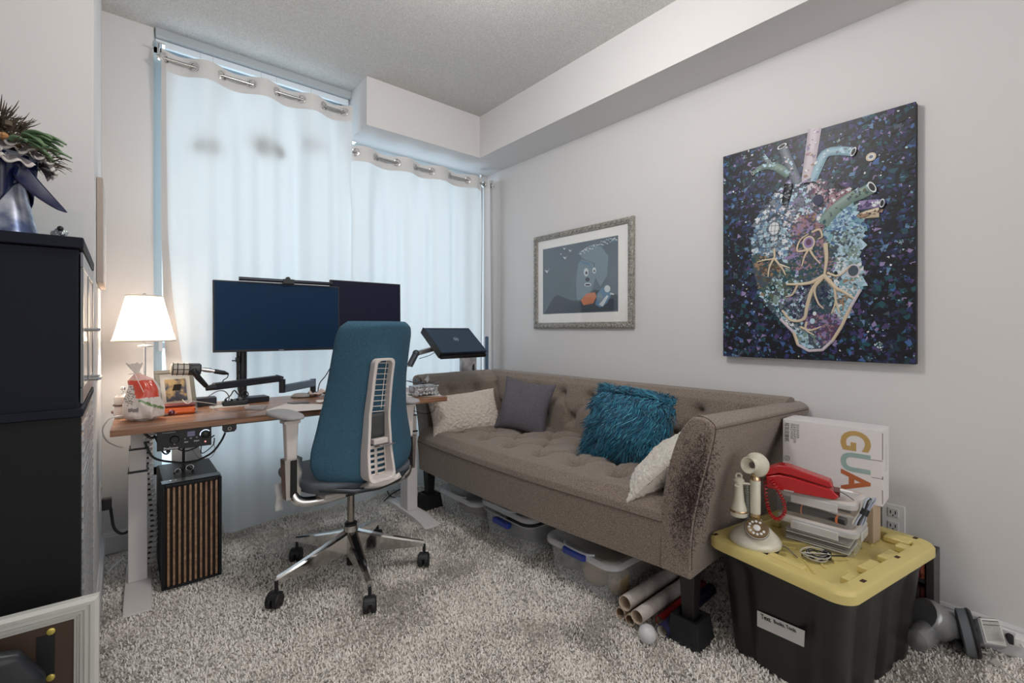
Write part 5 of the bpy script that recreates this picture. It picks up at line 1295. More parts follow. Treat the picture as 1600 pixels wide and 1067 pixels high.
for px, py in ((1117, 834), (1438, 836), (1402, 870), (1353, 909), (1226, 800)):
    q = tti @ at_z(px, py, LZ + .0005); q.x = max(-LW/2 + .025, min(LW/2 - .022, q.x)); q.y = max(-LD_/2 + .022, min(LD_/2 - .022, q.y))
    MB().box((q.x - .010, q.y - .006, LZ - .003), (q.x + .010, q.y + .006, LZ + .0006)).build('lid_slot', hole, ld)
# label on the near short side: follows the wall's slope
def face_pt(px, py):
    # plane of the near short side (local -x), sloped from x=-.2475 at z=.0 to -.2725 at z=.30
    l, v = _ray(px, py); D = Vector((CY * l + SY, -SY * l + CY, v)); O = Vector((0, 0, 1.1))
    o2 = tti @ O; d2 = tti.to_3x3() @ D; t_ = .0
    sl = (.0275) / .30
    t_ = (-(LW - .122) / 2 - .0028 - sl * (o2.z) - o2.x) / (d2.x + sl * d2.z)
    return o2 + d2 * t_
q = [face_pt(*p) for p in ((1183, 978), (1256, 1011), (1257, 986), (1183, 954))]
MB().add([*q, *[p + Vector((.002, 0, 0)) for p in q]], [(0, 1, 2, 3), (7, 6, 5, 4), (0, 4, 5, 1), (1, 5, 6, 2), (2, 6, 7, 3), (3, 7, 4, 0)]).build('paper_label', M('label_white', srgb(200, 198, 196), .6), tote)
ex = (q[1] - q[0]).normalized(); ez = (q[3] - q[0]).normalized()
Tt = frame_to(q[0] + ex * .014 + ez * .034 + Vector((-.0008, 0, 0)), ex, ez)
ink = M('ink_black', srgb(28, 28, 30), .6)
text_obj('handwriting', 'Text', .021, ink, tote, Tt, ext=.0002, xs=.8, bold=.0003)
text_obj('handwriting', 'Books, Tools', .0165, ink, tote, Tt @ Matrix.Translation((.042, .002, 0)), ext=.0002, xs=.78, bold=.0003)

# candlestick telephone
cream = M('phone_cream', srgb(214, 210, 194), .28, coat=.4); gold = M('phone_gold', (.62, .46, .28, 1), .25, 1.)
P0 = at_z(1180, 851, LZ - .010); P0.z = LZ - .016
tel = thing('candlestick_telephone', 'cream candlestick telephone with rotary dial on the yellow tote lid', 'telephone', P0, R(-62))
# local -y faces the viewer
MB().lathe([(.070, 0), (.072, .004), (.072, .016)], 40).build('base_plate', M('felt_brown', srgb(44, 36, 34), .6), tel)
def tb(u, v):
    a = u * 2 * PI; r = curve1([(0, .078), (.10, .080), (.2, .077), (.35, .068), (.6, .048), (.85, .026), (1, .017)], v); z = lerp(.014, .095, v)
    return (r * math.cos(a), r * math.sin(a) + .004, z)
MB().grid(tb, 44, 20, wrap_u=True).build('base', cream, tel, sharp=60)
Td = T((.0, -.040, .072), (R(38), 0, 0))
dial = MB().lathe([(.036, 0), (.037, .004), (.035, .008), (.033, .0085)], 40, T=Td).build('dial', M('dial_white', srgb(226, 224, 220), .3), tel)
MB().lathe([(.031, .0085), (.031, .011), (.029, .012)], 40, T=Td).lathe([(.0315, .009), (.035, .009)], 40, T=Td, cap=False).build('finger_wheel', M('wheel_bronze', (.22, .15, .08, 1), .35, .8), dial)
for i in range(10):
    a = R(60 + i * 30); MB().lathe([(.0042, .0115), (.0042, .0135)], 12, T=Td @ T((.0225 * math.cos(a), .0225 * math.sin(a), 0))).build('finger_hole', white_m, dial)
MB().lathe([(.011, .012), (.011, .014), (.009, .0155)], 24, T=Td).build('dial_centre', white_m, dial)
MB().tube([Td @ Vector((.0365 * math.cos(a * PI / 16), .0365 * math.sin(a * PI / 16), .005)) for a in range(32)], .0012, 6, closed=True).build('dial_ring', black_m, dial)
MB().lathe([(.0165, .094), (.018, .098), (.0165, .108), (.0175, .113)], 28).build('lower_collar', gold, tel)
MB().lathe([(.0165, .113), (.0165, .222), (.0145, .225)], 28).build('column', cream, tel)
MB().lathe([(.0150, .222), (.0155, .230), (.011, .238), (.0125, .246), (.009, .252)], 28).build('upper_collar', gold, tel)
Tm_ = T((0, -.002, .276), (R(84), 0, R(-38)))
MB().lathe([(.012, -.030), (.034, -.026), (.0405, -.012), (.040, .0), (.030, .006), (.022, .010), (.020, .020), (.0245, .032), (.0275, .040), (.0255, .041), (.019, .030), (.013, .020), (.010, .018)], 40, T=Tm_).build('mouthpiece', cream, tel)
MB().lathe([(.0115, .0185), (.0, .020)], 20, T=Tm_).build('mesh_disc', M('mesh_grey', srgb(130, 126, 118), .5, bump=(1200, 1, .002)), tel)
hk_ = MB().tube(spline([(0, 0, .208), (-.03, -.004, .210), (-.052, -.008, .208), (-.058, -.022, .207)], 5), .004, 8).tube(spline([(-.03, 0, .210), (-.045, .012, .209), (-.060, .010, .208)], 5), .0035, 8).tube([(-.058 + .007 * math.cos(a * PI / 6), -.028 + .007 * math.sin(a * PI / 6), .207) for a in range(12)], .003, 6, closed=True)
hk_.build('hook', cream, tel)
rc0 = Vector((-.050, .0, 0))
rv = MB().lathe([(.026, .098), (.0275, .104), (.0275, .116), (.024, .126), (.0175, .150), (.0145, .180), (.0135, .205), (.016, .212), (.018, .218), (.012, .226), (.004, .229)], 32, T=T(rc0)).build('receiver', cream, tel)
MB().lathe([(.0280, .112), (.0285, .114), (.0285, .117), (.0275, .119)], 32, T=T(rc0)).build('receiver_band', gold, rv)
MB().tube([rc0 + Vector((.009 * math.cos(a * PI / 8), 0, .232 + .009 * math.sin(a * PI / 8))) for a in range(16)], .003, 6, closed=True).build('receiver_ring', cream, rv)
def coil(p, q, r, turns, wr, mat_, par, name, mid=None):
    P = spline([p, *(mid or []), q], 30); b = []; n = len(P); N_ = turns * 10
    for i in range(N_ + 1):
        s = i / N_ * (n - 1); k_ = min(n - 2, int(s)); c0 = P[k_].lerp(P[k_ + 1], s - k_); t_ = (P[k_ + 1] - P[k_]).normalized()
        u_ = t_.cross(Vector((0, 1, .1))).normalized() if abs(t_.y) < .9 else t_.cross(Vector((1, 0, 0))).normalized(); v_ = t_.cross(u_); a = i / 10 * 2 * PI
        b.append(c0 + u_ * (r * math.cos(a)) + v_ * (r * math.sin(a)))
    return MB().tube(b, wr, 5).build(name, mat_, par)
coil(Vector((-.022, .004, .080)), Vector((-.024, .006, .205)), .0062, 22, .0022, M('coil_grey', srgb(150, 148, 144), .3, .3), tel, 'coiled_cord')
# lunch boxes
clp = M_clear('lunchbox_plastic', (.97, .97, .97), .12, .12, (.82, .82, .82, 1)); cll = M_clear('lunchbox_lid', (.96, .95, .95), .55, .22, (.80, .80, .80, 1)); seal = M('seal_peach', srgb(232, 196, 160), .6)
def lunchbox(label, c0, rz, w_, d_, h_):
    t = thing('food_container', label, 'food container', c0, rz, 'clear lidded containers stacked on the tote')
    shell(MB(), [(rrect(w_ - .025, d_ - .025, .022), 0), (rrect(w_ - .008, d_ - .008, .028), h_ - .022), (rrect(w_ - .006, d_ - .006, .028), h_ - .018)]).build('container_body', clp, t, sharp=50)
    l_ = shell(MB(), [(rrect(w_ + .004, d_ + .004, .03), h_ - .024), (rrect(w_ + .006, d_ + .006, .03), h_ - .008), (rrect(w_ - .006, d_ - .006, .028), h_ - .002), (rrect(w_ - .028, d_ - .028, .025), h_ - .002), (rrect(w_ - .034, d_ - .034, .022), h_ - .006)], False, cap_top=True).build('lid', cll, t, sharp=50)
    MB().tube([(x, y, h_ - .004) for x, y in rrect(w_ - .014, d_ - .014, .026)], .0022, 6, closed=True).build('seal_ring', seal, l_)
    for s in (-1, 1):
        MB().box((-w_ * .30, s * (d_/2 + .005) - .003, h_ - .040), (w_ * .30, s * (d_/2 + .005) + .003, h_ - .012)).build('clip', cll, l_, bevel=.004)
        MB().box((s * (w_/2 + .005) - .003, -d_ * .25, h_ - .040), (s * (w_/2 + .005) + .003, d_ * .25, h_ - .012)).build('clip', cll, l_, bevel=.004)
    return t
cz = LZ - .022; LC = Vector((1.862, .545, 0)); ra = R(-88)
lunchbox('clear container of paper sheets, lower of the two stacked on the tote lid', (LC.x, LC.y, cz), ra, .232, .165, .092)
lunchbox('clear container of dark tools, upper of the two stacked on the tote lid', (LC.x + .002, LC.y + .002, cz + .0925), ra, .228, .160, .088)
for i in range(5):
    o = MB().box((-.092, -.060, 0), (.092, .060, .0035)).build('notebook', M('pad_%s' % ('white', 'grey', 'ink')[i % 3], (srgb(222, 222, 222), srgb(176, 176, 176), srgb(90, 90, 92))[i % 3], .6), loc=(LC.x - .002, LC.y, cz + .006 + i * .0075), rz=ra + R((i % 2) * 1.5))
    tag(o, ['white pad, bottom of the stack in the lower container', 'grey pad, second from the bottom in the lower container', 'dark pad in the middle of the stack in the lower container', 'white pad, second from the top in the lower container', 'grey pad, top of the stack in the lower container'][i], 'notepad', 'pads in the lower container')
to = thing('folding_pliers', 'dark grey tool with orange bands in the upper container', 'tool', (LC.x - .03, LC.y, cz + .100), ra)
dk = M('tool_dark', srgb(40, 42, 48), .4); orm = M('tool_orange', srgb(224, 128, 88), .4)
MB().tube([(-.09, -.02, .012), (.0, -.02, .014), (.085, -.03, .012)], [.016, .015, .013], 10).build('handle', dk, to)
MB().tube([(.060, -.028, .0125), (.066, -.029, .0125)], .0150, 10).build('band', orm, to)
MB().tube([(-.045, -.02, .013), (-.041, -.02, .013)], .0165, 10).build('band', orm, to)
to = thing('cable_cutter', 'second dark tool with copper trim in the rear of the upper container', 'tool', (LC.x + .02, LC.y, cz + .100), ra)
MB().tube([(-.09, .015, .030), (-.01, .005, .032), (.08, .0, .024)], [.014, .012, .009], 10).build('handle', dk, to)
MB().tube([(-.04, .000, .034), (.02, -.012, .036), (.05, -.02, .030)], .0025, 6).build('copper_edge', orm, to)
MB().tube([(-.030, .008, .031), (-.026, .008, .031)], .0142, 10).build('band', orm, to)
# red telephone
red = M('phone_red', srgb(178, 20, 26), .25, coat=.4)
TP0 = Vector((1.795, .590, cz + .0925 + .0875)); 
rt = thing('red_telephone', 'red desk telephone handset resting on the stacked clear containers', 'telephone', TP0, R(-76))
def wedge(name, prof, w0, w1, par, m=red, bev=.004):
    """prof: (x, z) outline; extruded across y"""
    n = len(prof); b = MB(); vs = [(x, -w0, z) for x, z in prof] + [(x, w1, z) for x, z in prof]
    return b.add(vs, [tuple(range(n)), tuple(range(2*n-1, n-1, -1))] + [(i, n+i, n+(i+1)%n, (i+1)%n) for i in range(n)]).build(name, m, par, bevel=bev)
wedge('cradle', [(-.098, .0), (.100, .0), (.112, .012), (.092, .030), (-.020, .050), (-.060, .052), (-.100, .040)], .036, .036, rt)
hs_ = wedge('handset', [(-.105, .038), (-.060, .056), (-.020, .054), (.086, .034), (.096, .038), (.088, .054), (-.030, .084), (-.060, .084), (-.108, .060)], .027, .027, rt)
MB().box((.098, -.028, .010), (.1135, .028, .026)).build('earpiece_recess', M('red_dark', srgb(90, 8, 14), .3), rt)
MB().box((-.045, -.0375, .002), (-.015, -.0355, .006)).build('label_strip', M('strip_silver', srgb(190, 190, 190), .3, .4), rt)
iv = (Matrix.Translation(TP0) @ Matrix.Rotation(R(-76), 4, 'Z')).inverted()
def wl(p): return iv @ Vector(p)
dpt = 1.69
def at_d(px, py, d): l, v = _ray(px, py); return Vector((CY*l*d + SY*d, -SY*l*d + CY*d, 1.1 + v*d))
coil(wl(at_d(1196, 748, 1.66)), wl(at_d(1199, 742, 1.68)), .0052, 42, .0019, red, rt, 'coiled_cord', mid=[wl(at_d(1198, 780, 1.60)), wl(at_d(1203, 802, 1.58)), wl(at_d(1215, 811, 1.57)), wl(at_d(1226, 800, 1.57)), wl(at_d(1221, 776, 1.58)), wl(at_d(1206, 752, 1.62))])
# cardboard and product box
kb = MB().box((-.03, -.08, 0), (.03, .08, .125)).build('cardboard_box', M('cardboard', srgb(178, 158, 136), .8), loc=(2.02, .500, cz), rz=R(-8), bevel=.001); tag(kb, 'plain brown cardboard box under the white product box', 'box')
MB().tube([(-.0475, -.06, .012), (-.0475, -.06, .075)], .004, 8).build('print_mark', ink, kb)
gz = cz + .1255
gA = at_d(1379, 673.6, 1.602); gB = at_d(1223, 657.5, 1.783); 
gdir = Vector((-math.sin(R(3)), math.cos(R(3)), 0)); t_ = _ray(1223, 657)[0]; gw = (t_ * (SY * gA.x + CY * gA.y) - (CY * gA.x - SY * gA.y)) / ((CY * gdir.x - SY * gdir.y) - t_ * (SY * gdir.x + CY * gdir.y)); gB = gA + gdir * gw      # along the front from the right corner to the left
gn = Vector((gdir.y, -gdir.x, 0))                                                     # into the box
if gn.x < 0: gn = -gn
gh = gA.z - gz
TG = Matrix((Vector((-gdir.x, -gdir.y, 0)), gn, Vector((0, 0, 1)))).transposed().to_4x4(); TG.translation = Vector((gB.x, gB.y, gz))
gb = thing('product_box', 'white product box with large coloured GUA lettering on the cardboard box', 'box')
gb.matrix_world = TG
card = M('box_white', srgb(222, 218, 218), .5)
MB().box((0, 0, 0), (gw, .125, gh)).build('carton', card, gb, bevel=.0015)
MB().box((gw - .001, .0, gh * .62), (gw + .0008, .0015, gh * .97)).box((gw - .001, 0, .01), (gw + .0008, .0015, gh * .22)).box((gw - .001, 0, gh * .36), (gw + .0012, .002, gh * .40)).box((gw - .03, -.0006, gh * .365), (gw, .0, gh * .37)).box((gw - .035, -.0006, gh * .60), (gw, .0, gh * .605)).build('flap_slit', M('slit_dark', srgb(90, 84, 82), .7), gb)
def gtext(body, size, m, x, z, bold=0., xs=1., sp=1., font_rot=True):
    # lettering reads downwards: text x axis points down, text y axis points right
    Tq = frame_to((x, -.0006, z), (0, 0, -1), (1, 0, 0)); text_obj('lettering', body, size, m, gb, Tq, ext=.0003, bold=bold, xs=xs, spacing=sp)
u = gw / 157.
gx = lambda px: (px - 1223) / 157. * gw
s_ = gh * .50
gtext('G', .118, M('gua_gold', srgb(184, 152, 94), .6), gx(1321), gh * .965, .0030, .90)
gtext('U', .118, M('gua_teal', srgb(148, 172, 168), .6), gx(1321), gh * .668, .0030, .90)
gtext('A', .118, M('gua_rust', srgb(178, 98, 60), .6), gx(1321), gh * .395, .0030, .88)
gr = M('gua_grey', srgb(110, 112, 108), .6)
gtext('GUANER', .0125, gr, gx(1247.5), gh * .945, 0, 1, 1.15); gtext('GASHAPON', .0125, gr, gx(1242), gh * .945, 0, 1, 1.15); gtext('MACHINE', .0125, gr, gx(1237), gh * .945, 0, 1, 1.15)
gtext('\u51a0\u8033\u626d\u86cb\u673a', .0165, gr, gx(1227.5), gh * .95, .0002, .9)
MB().tube([(gx(1231) + .009 * math.cos(a * PI / 10), -.0005, gh * .42 + .009 * math.sin(a * PI / 10)) for a in range(20)], .0007, 5, closed=True).tube([(gx(1231), -.0005, gh * .42 + .006), (gx(1231), -.0005, gh * .42 - .006)], .0007, 5).build('print_mark', gr, gb)
text_obj('lettering', 'XIAMEN GUANER GASHAPON', .007, M('gua_faint', srgb(186, 184, 184), .6), gb, frame_to((gw + .0006, .062, gh * .78), (0, 0, -1), (0, 1, 0)), ext=.0002)
# cable bundles
cb2 = thing('cable_bundle', 'coiled black and white cable tied with a strap on the tote lid front', 'cable', at_z(1275, 872, LZ - .018))
rnd = random.Random(9); strm = [M('cord_black', srgb(40, 40, 42), .5), M('cord_pale', srgb(196, 194, 188), .5)]
for i in range(12):
    rx_, ry_ = rnd.uniform(.028, .046), rnd.uniform(.018, .026); ox_, oy_, zz_ = rnd.uniform(-.006, .006), rnd.uniform(-.005, .005), .004 + i * .0016; th = R(-40 + rnd.uniform(-10, 10))
    pts = [(ox_ + rx_ * math.cos(a) * math.cos(th) - ry_ * math.sin(a) * math.sin(th), oy_ + rx_ * math.cos(a) * math.sin(th) + ry_ * math.sin(a) * math.cos(th), zz_ + .004 * math.sin(a * 2 + i)) for a in [j * PI / 14 for j in range(28)]]
    MB().tube(pts, .0016, 5, closed=True).build('cord_loop', strm[i % 2], cb2)
MB().box((.014, -.036, -.001), (.028, -.014, .026)).build('strap', black_m, cb2, bevel=.004)
MB().tube([(.025, -.028, .01), (.06, -.055, .008), (.075, -.060, .004)], .002, 6).tube([(.025, -.03, .012), (.07, -.066, .010)], .0018, 6).build('cord_end', strm[0], cb2)
cable('thin grey cord from the candlestick telephone to the coiled cable', [at_z(1218, 853, LZ - .012), at_z(1228, 855, LZ - .012), at_z(1237, 863, LZ - .012), at_z(1246, 871, LZ - .008)], .0022, cablegrey_m)
KS = 1.25
cb3 = thing('cable_bundle', 'folded blue and white cable bundle with a black strap hanging on the upper container corner', 'cable', at_d(1345, 797, 1.505))
up = Vector((CY * .45, -SY * .45, 1)).normalized()
for i in range(9):
    o_ = (i - 4) * .0038; side = Vector((CY, -SY, 0)); tw = side * o_ * 1.5
    pts = [side * o_ * .6 + up * 0 + Vector((0, 0, -.004)), side * o_ * .9 + up * .020, side * (o_ * 1.15) + up * .034, side * (o_ * .8 + .003) + up * .040]
    lo2 = [side * o_ * .6, side * o_ * .9 - up * .020 , side * o_ * 1.0 - up * .034, side * (o_ * .8) - up * .038]
    MB().tube(spline([p_ * 1.2 + Vector((SY, CY, 0)) * (-.006 * (i % 2) - .012) for p_ in lo2[::-1] + pts[1:]], 4), .0027, 6).build('cord_loop', M('cord_blue', srgb(168, 176, 194), .5) if i % 3 else strm[0] if i % 2 else strm[1], cb3)
MB().tube([up * -.010 - Vector((SY, CY, 0)) * .015, up * .010 - Vector((SY, CY, 0)) * .015], .0125, 12).build('strap', black_m, cb3)
cable('thin dark cord from the red telephone across the upper container lid', [at_d(1298, 766, 1.555), at_d(1312, 768, 1.54), at_d(1325, 775, 1.53), at_d(1336, 784, 1.52), at_d(1338, 792, 1.51)], .0012, cable_m)

# ------------------------------------------------------------------ media rack behind the tote
mr = thing('media_rack', 'low black media rack with small shelves between tote and wall', 'shelf', (2.175, .295, 0))
MB().box((0, 0, 0), (.118, .022, .305)).build('side_panel', M('rack_black', srgb(46, 44, 44), .35), mr, bevel=.002)
MB().box((0, .31, 0), (.118, .33, .305)).build('side_panel', _mats['rack_black'], mr, bevel=.002)
MB().box((.108, .022, 0), (.118, .31, .305)).build('back_panel', blackmat_m, mr)
for z in (.02, .11, .20, .288): MB().box((.004, .022, z), (.108, .31, z + .014)).build('shelf_board', blackmat_m, mr, bevel=.001)
rnd = random.Random(4); cols = [srgb(150, 60, 56), srgb(206, 200, 196), srgb(96, 40, 40), srgb(70, 60, 60), srgb(176, 96, 70)]
lab = ['lowest', 'middle', 'top']; nm = ['nearest', 'second', 'third', 'fourth', 'fifth']
for k_, z in enumerate((.034, .124, .214)):
    for i in range(5):
        o = MB().box((0, 0, 0), (.085, .011, .060)).build('disc_case', M('disc_case_%s' % ('red', 'white', 'maroon', 'brown', 'orange')[(k_ * 2 + i) % 5], cols[(k_ * 2 + i) % 5], .35, var=(60, srgb(60, 30, 30), .05)), loc=(2.183, .321 + i * .0135, z + .0005))
        tag(o, '%s disc case from the front on the %s shelf of the black media rack' % (nm[i], lab[k_]), 'disc case', 'disc cases on the %s shelf of the media rack' % lab[k_])

# ------------------------------------------------------------------ things lying by the right wall
gl = thing('lamp_head', 'grey metal bell shaped lamp head lying on the carpet behind the tote', 'lamp', (0, 0, 0))
grey_m = M('lamp_grey', srgb(150, 151, 153), .30, .6)
c0 = at_d(1447, 962, 1.60); c1 = at_d(1500, 992, 1.60)
ax = (c1 - c0).normalized(); TT = frame_to(c0, ax, (0, 0, 1)) @ Matrix.Rotation(R(90), 4, 'Y'); L_ = (c1 - c0).length
MB().lathe([(.050, -.016), (.056, -.010), (.058, .0), (.056, L_ * .3), (.048, L_ * .6), (.032, L_ * .88), (.014, L_), (.006, L_ * 1.01)], 36, T=TT).build('bell_shade', grey_m, gl)
c2 = at_d(1450, 985, 1.585); c3 = at_d(1432, 1000, 1.53)
ax = (c3 - c2).normalized(); TT = frame_to(c2, ax, (0, 0, 1)) @ Matrix.Rotation(R(90), 4, 'Y'); L_ = (c3 - c2).length
MB().lathe([(.034, -.01), (.036, .0), (.036, L_ * .7), (.031, L_ * 1.05), (.010, L_ * 1.12)], 32, T=TT).build('side_cup', grey_m, gl)
ap = thing('handheld_appliance', 'silver appliance with a round grey head and a printed warning label by the baseboard', 'appliance', (0, 0, 0))
c0 = at_d(1499, 986, 1.585); c1 = at_d(1526, 990, 1.560)
ax = (c1 - c0).normalized(); TT = frame_to(c0, ax, (0, 0, 1)) @ Matrix.Rotation(R(90), 4, 'Y'); L_ = (c1 - c0).length
MB().lathe([(.058, .0), (.070, .004), (.072, L_ * .55), (.072, L_ * .70)], 40, T=TT).build('round_head', M('head_grey', srgb(112, 118, 124), .5), ap)
MB().lathe([(.074, L_ * .66), (.075, L_ * .8), (.070, L_ * .95), (.058, L_ * .95)], 40, T=TT, cap=False).build('rubber_ring', black_m, ap)
MB().lathe([(.058, L_ * .80), (.050, L_ * .86), (.02, L_ * .90)], 32, T=TT).build('lens', M('lens_silver', (.62, .58, .57, 1), .15, .9), ap)
e0 = at_d(1530, 988, 1.60); e1 = at_d(1582, 1003, 1.56)
q = [at_d(1531, 966, 1.59), at_d(1562, 968, 1.60), at_d(1573, 1010, 1.545), at_d(1541, 1004, 1.535)]
nrm = (q[1] - q[0]).cross(q[3] - q[0]).normalized()
if nrm.z > 0: nrm = -nrm
def slab(q, t0, t1, name, m, par, bev=.003):
    vs = [p + nrm * t0 for p in q] + [p + nrm * t1 for p in q]
    return MB().add(vs, [(0, 1, 2, 3), (7, 6, 5, 4), (0, 4, 5, 1), (1, 5, 6, 2), (2, 6, 7, 3), (3, 7, 4, 0)]).build(name, m, par, bevel=bev)
cc = sum((p for p in q), Vector()) / 4
q2 = [cc + (p - cc) * 1.12 for p in q]
slab(q2, .001, .030, 'silver_body', M('appl_silver', srgb(170, 172, 176), .35, .4), ap, .006)
lb = slab(q, -.0006, .001, 'warning_label', M('label_paper', srgb(216, 214, 210), .6), ap, 0)
ex = (q[1] - q[0]).normalized(); ey = (q[3] - q[0]).normalized()
b = MB(); rnd = random.Random(8); Lx = (q[1] - q[0]).length; Ly = (q[3] - q[0]).length
for i in range(16):
    y = (.08 + i * .054) * Ly; x = .06 * Lx
    if i in (0, 3): b.add([q[0] + ex * x + ey * y - nrm * .001, q[0] + ex * Lx * .9 + ey * y - nrm * .001, q[0] + ex * Lx * .9 + ey * (y + .0024) - nrm * .001, q[0] + ex * x + ey * (y + .0024) - nrm * .001], [(0, 1, 2, 3)])
    else:
        while x < Lx * .88:
            ww = rnd.uniform(.002, .006); b.add([q[0] + ex * x + ey * y - nrm * .001, q[0] + ex * (x + ww) + ey * y - nrm * .001, q[0] + ex * (x + ww) + ey * (y + .0012) - nrm * .001, q[0] + ex * x + ey * (y + .0012) - nrm * .001], [(0, 1, 2, 3)]); x += ww + .0015
b.build('printed_lines', ink, ap)
MB().tube([at_d(1520, 973, 1.60), at_d(1533, 966, 1.60)], .006, 8).tube([at_d(1522, 985, 1.58), at_d(1536, 981, 1.59)], .008, 8).tube([at_d(1526, 1006, 1.56), at_d(1538, 1010, 1.55)], .009, 8).tube([at_d(1566, 968, 1.60), at_d(1574, 985, 1.585), at_d(1582, 1004, 1.55)], .011, 8).build('black_bracket', black_m, ap)
MB().tube([at_d(1497, 975, 1.60), at_d(1488, 984, 1.60)], [.03, .02], 12).tube([at_d(1486, 1000, 1.56), at_d(1500, 1006, 1.56)], .015, 10).build('neck', black_m, ap)
cable('white flat cord on the carpet at the bottom right', [G_(1533, 1018), G_(1548, 1022), G_(1558, 1032), G_(1568, 1047), G_(1585, 1060), G_(1605, 1075)], .0032, cablewhite_m)
ct = thing('cord_tag', 'white printed tag wrapped around the cord on the carpet at the bottom right', 'tag', (0, 0, 0))
def tg(u, v): 
    p = at_z(lerp(1523, 1562, u), lerp(1030, 1046, u), 0); return (p.x, p.y - .012 + .020 * v, .004 + .022 * abs(math.sin(u * PI * 1.5)) * (.5 + .5 * v) + .006 * v)
MB().grid(tg, 24, 6).build('paper_tag', M('tag_paper', srgb(212, 206, 202), .6), ct, solid=.001, sharp=180)
MB().tube([Vector(tg(.22, .3)) + Vector((0, 0, .002)), Vector(tg(.4, .3)) + Vector((0, 0, .002))], .0012, 4).tube([Vector(tg(.2, .7)) + Vector((0, 0, .002)), Vector(tg(.42, .7)) + Vector((0, 0, .002))], .0012, 4).build('print_line', _mats['cord_black'], ct)
ad = thing('wall_charger', 'white plug adapter with a cord at the right edge beside the baseboard', 'plug', at_d(1596, 1002, 1.50))
MB().box((-.02, -.016, -.014), (.022, .016, .014)).build('adapter_body', white_m, ad, bevel=.004)
MB().tube(spline([(-.018, 0, 0), (-.028, -.008, -.006), (-.018, -.03, -.03), (.01, -.06, -.05)], 6), .003, 6).build('cord', cablewhite_m, ad)

# ------------------------------------------------------------------ framed print on the right wall
PX = XR - .022
def pw(cx, cy, sc, ox, oy, X): return at_x(ox + cx / sc, oy + cy / sc, X)
fp = thing('framed_print', 'framed dark surreal print with a white mat and ornate silver frame', 'picture', (0, 0, 0))
y0_, y1_, z0_, z1_ = 1.622, 2.478, 1.109, 1.768
fw_ = .040
orn = M('ornate_silver', (.33, .31, .28, 1), .42, .7, bump=(95, 1.0, .012), var=(75, (.46, .44, .40, 1), .05))
def fprof(d): return curve1([(0, .012), (.004, .022), (.015, .026), (.030, .020), (.036, .022), (.040, .010)], d)
b = MB(); vs = []; ds = [0, 0, .004, .010, .015, .022, .030, .036, .040]
for i, d in enumerate(ds):
    x = XR - (0 if i == 0 else fprof(d)); vs += [(x, y0_ + d, z0_ + d), (x, y1_ - d, z0_ + d), (x, y1_ - d, z1_ - d), (x, y0_ + d, z1_ - d)]
fs = [(i*4+j, (i+1)*4+j, (i+1)*4+(j+1)%4, i*4+(j+1)%4) for i in range(len(ds) - 1) for j in range(4)]
b.add(vs, fs)
rnd = random.Random(6)
per = []
for t in range(64):
    s = t / 64; 
def rail(a, c, n):
    for i in range(n):
        p = Vector(a).lerp(Vector(c), (i + .5) / n); dr = (Vector(c) - Vector(a)).normalized(); pr = Vector((0, -dr.z, dr.y)); sg = 1 if i % 2 else -1
        q = [p - dr * .010 + pr * sg * .010, p + pr * sg * -.002, p + dr * .010 + pr * sg * -.012]
        b.tube(q, [.003, .005, .003], 5)
xr = XR - .024
rail((xr, y0_ + .018, z0_ + .018), (xr, y1_ - .018, z0_ + .018), 42); rail((xr, y0_ + .018, z1_ - .018), (xr, y1_ - .018, z1_ - .018), 42)
rail((xr, y0_ + .018, z0_ + .03), (xr, y0_ + .018, z1_ - .03), 32); rail((xr, y1_ - .018, z0_ + .03), (xr, y1_ - .018, z1_ - .03), 32)
b.build('frame_border', orn, fp, sharp=60)
MB().box((XR - .010, y0_ + .036, z0_ + .036), (XR - .002, y1_ - .036, z1_ - .036)).build('mat_board', M('mat_ivory', srgb(236, 234, 232), .8), fp)
XS = XR - .0105
PQ = lambda cx, cy: pw(cx, cy, 4.641, 800, 310, XS)
def poly(pts, m, X, par, name=None, th=.0004, b=None):
    """flat printed patch on a wall plane; pts are wall points"""
    P = [Vector((X, p.y, p.z)) for p in pts]; n = len(P)
    return P
A1, A2 = PQ(225, 372), PQ(770, 265); B1, B2 = PQ(228, 843), PQ(770, 815)
ya, yb_ = A1.y, A2.y; za, zb_ = (A1.z + A2.z) / 2, (B1.z + B2.z) / 2
print_mats = [M('print_slate_hazed', srgb(84, 96, 108), .6, var=(6, srgb(104, 116, 126), .3)), M('print_black_hazed', srgb(62, 70, 80), .6), M('print_pale', srgb(200, 206, 210), .6), M('print_blue', srgb(96, 130, 160), .6), M('print_orange', srgb(196, 124, 92), .6), M('print_teal', srgb(120, 138, 150), .6)]  # slate and black lightened to paint in the haze of glass reflections
pb_ = MB().box((XS - .0008, yb_, zb_), (XS, ya, za), 0)
lay_ = [0]
def patch(pts, mi):
    lay_[0] += 1; X = XS - .0008 - .00004 * lay_[0]
    W = [PQ(*p) for p in pts]; k = len(pb_.v); pb_.v += [(X, p.y, p.z) for p in W]; pb_.f.append(tuple(range(k, k + len(W)))); pb_.m.append(mi)
def ell(cx, cy, rx_, ry_, mi, n=18, rot=0, wob=0):
    patch([(cx + rx_ * math.cos(a) * math.cos(rot) - ry_ * math.sin(a) * math.sin(rot), cy + rx_ * math.cos(a) * math.sin(rot) + ry_ * math.sin(a) * math.cos(rot)) for a in [i * 2 * PI / n for i in range(n)]], mi)
patch([(330, 700), (430, 740), (500, 745), (560, 690), (600, 660), (768, 700), (768, 812), (232, 838), (300, 720)], 1)
patch([(480, 400), (560, 340), (650, 350), (700, 420), (690, 560), (640, 640), (600, 560), (600, 470), (520, 440)], 5)
patch([(505, 440), (590, 470), (610, 560), (580, 660), (520, 735), (470, 735), (465, 600), (480, 480)], 5)
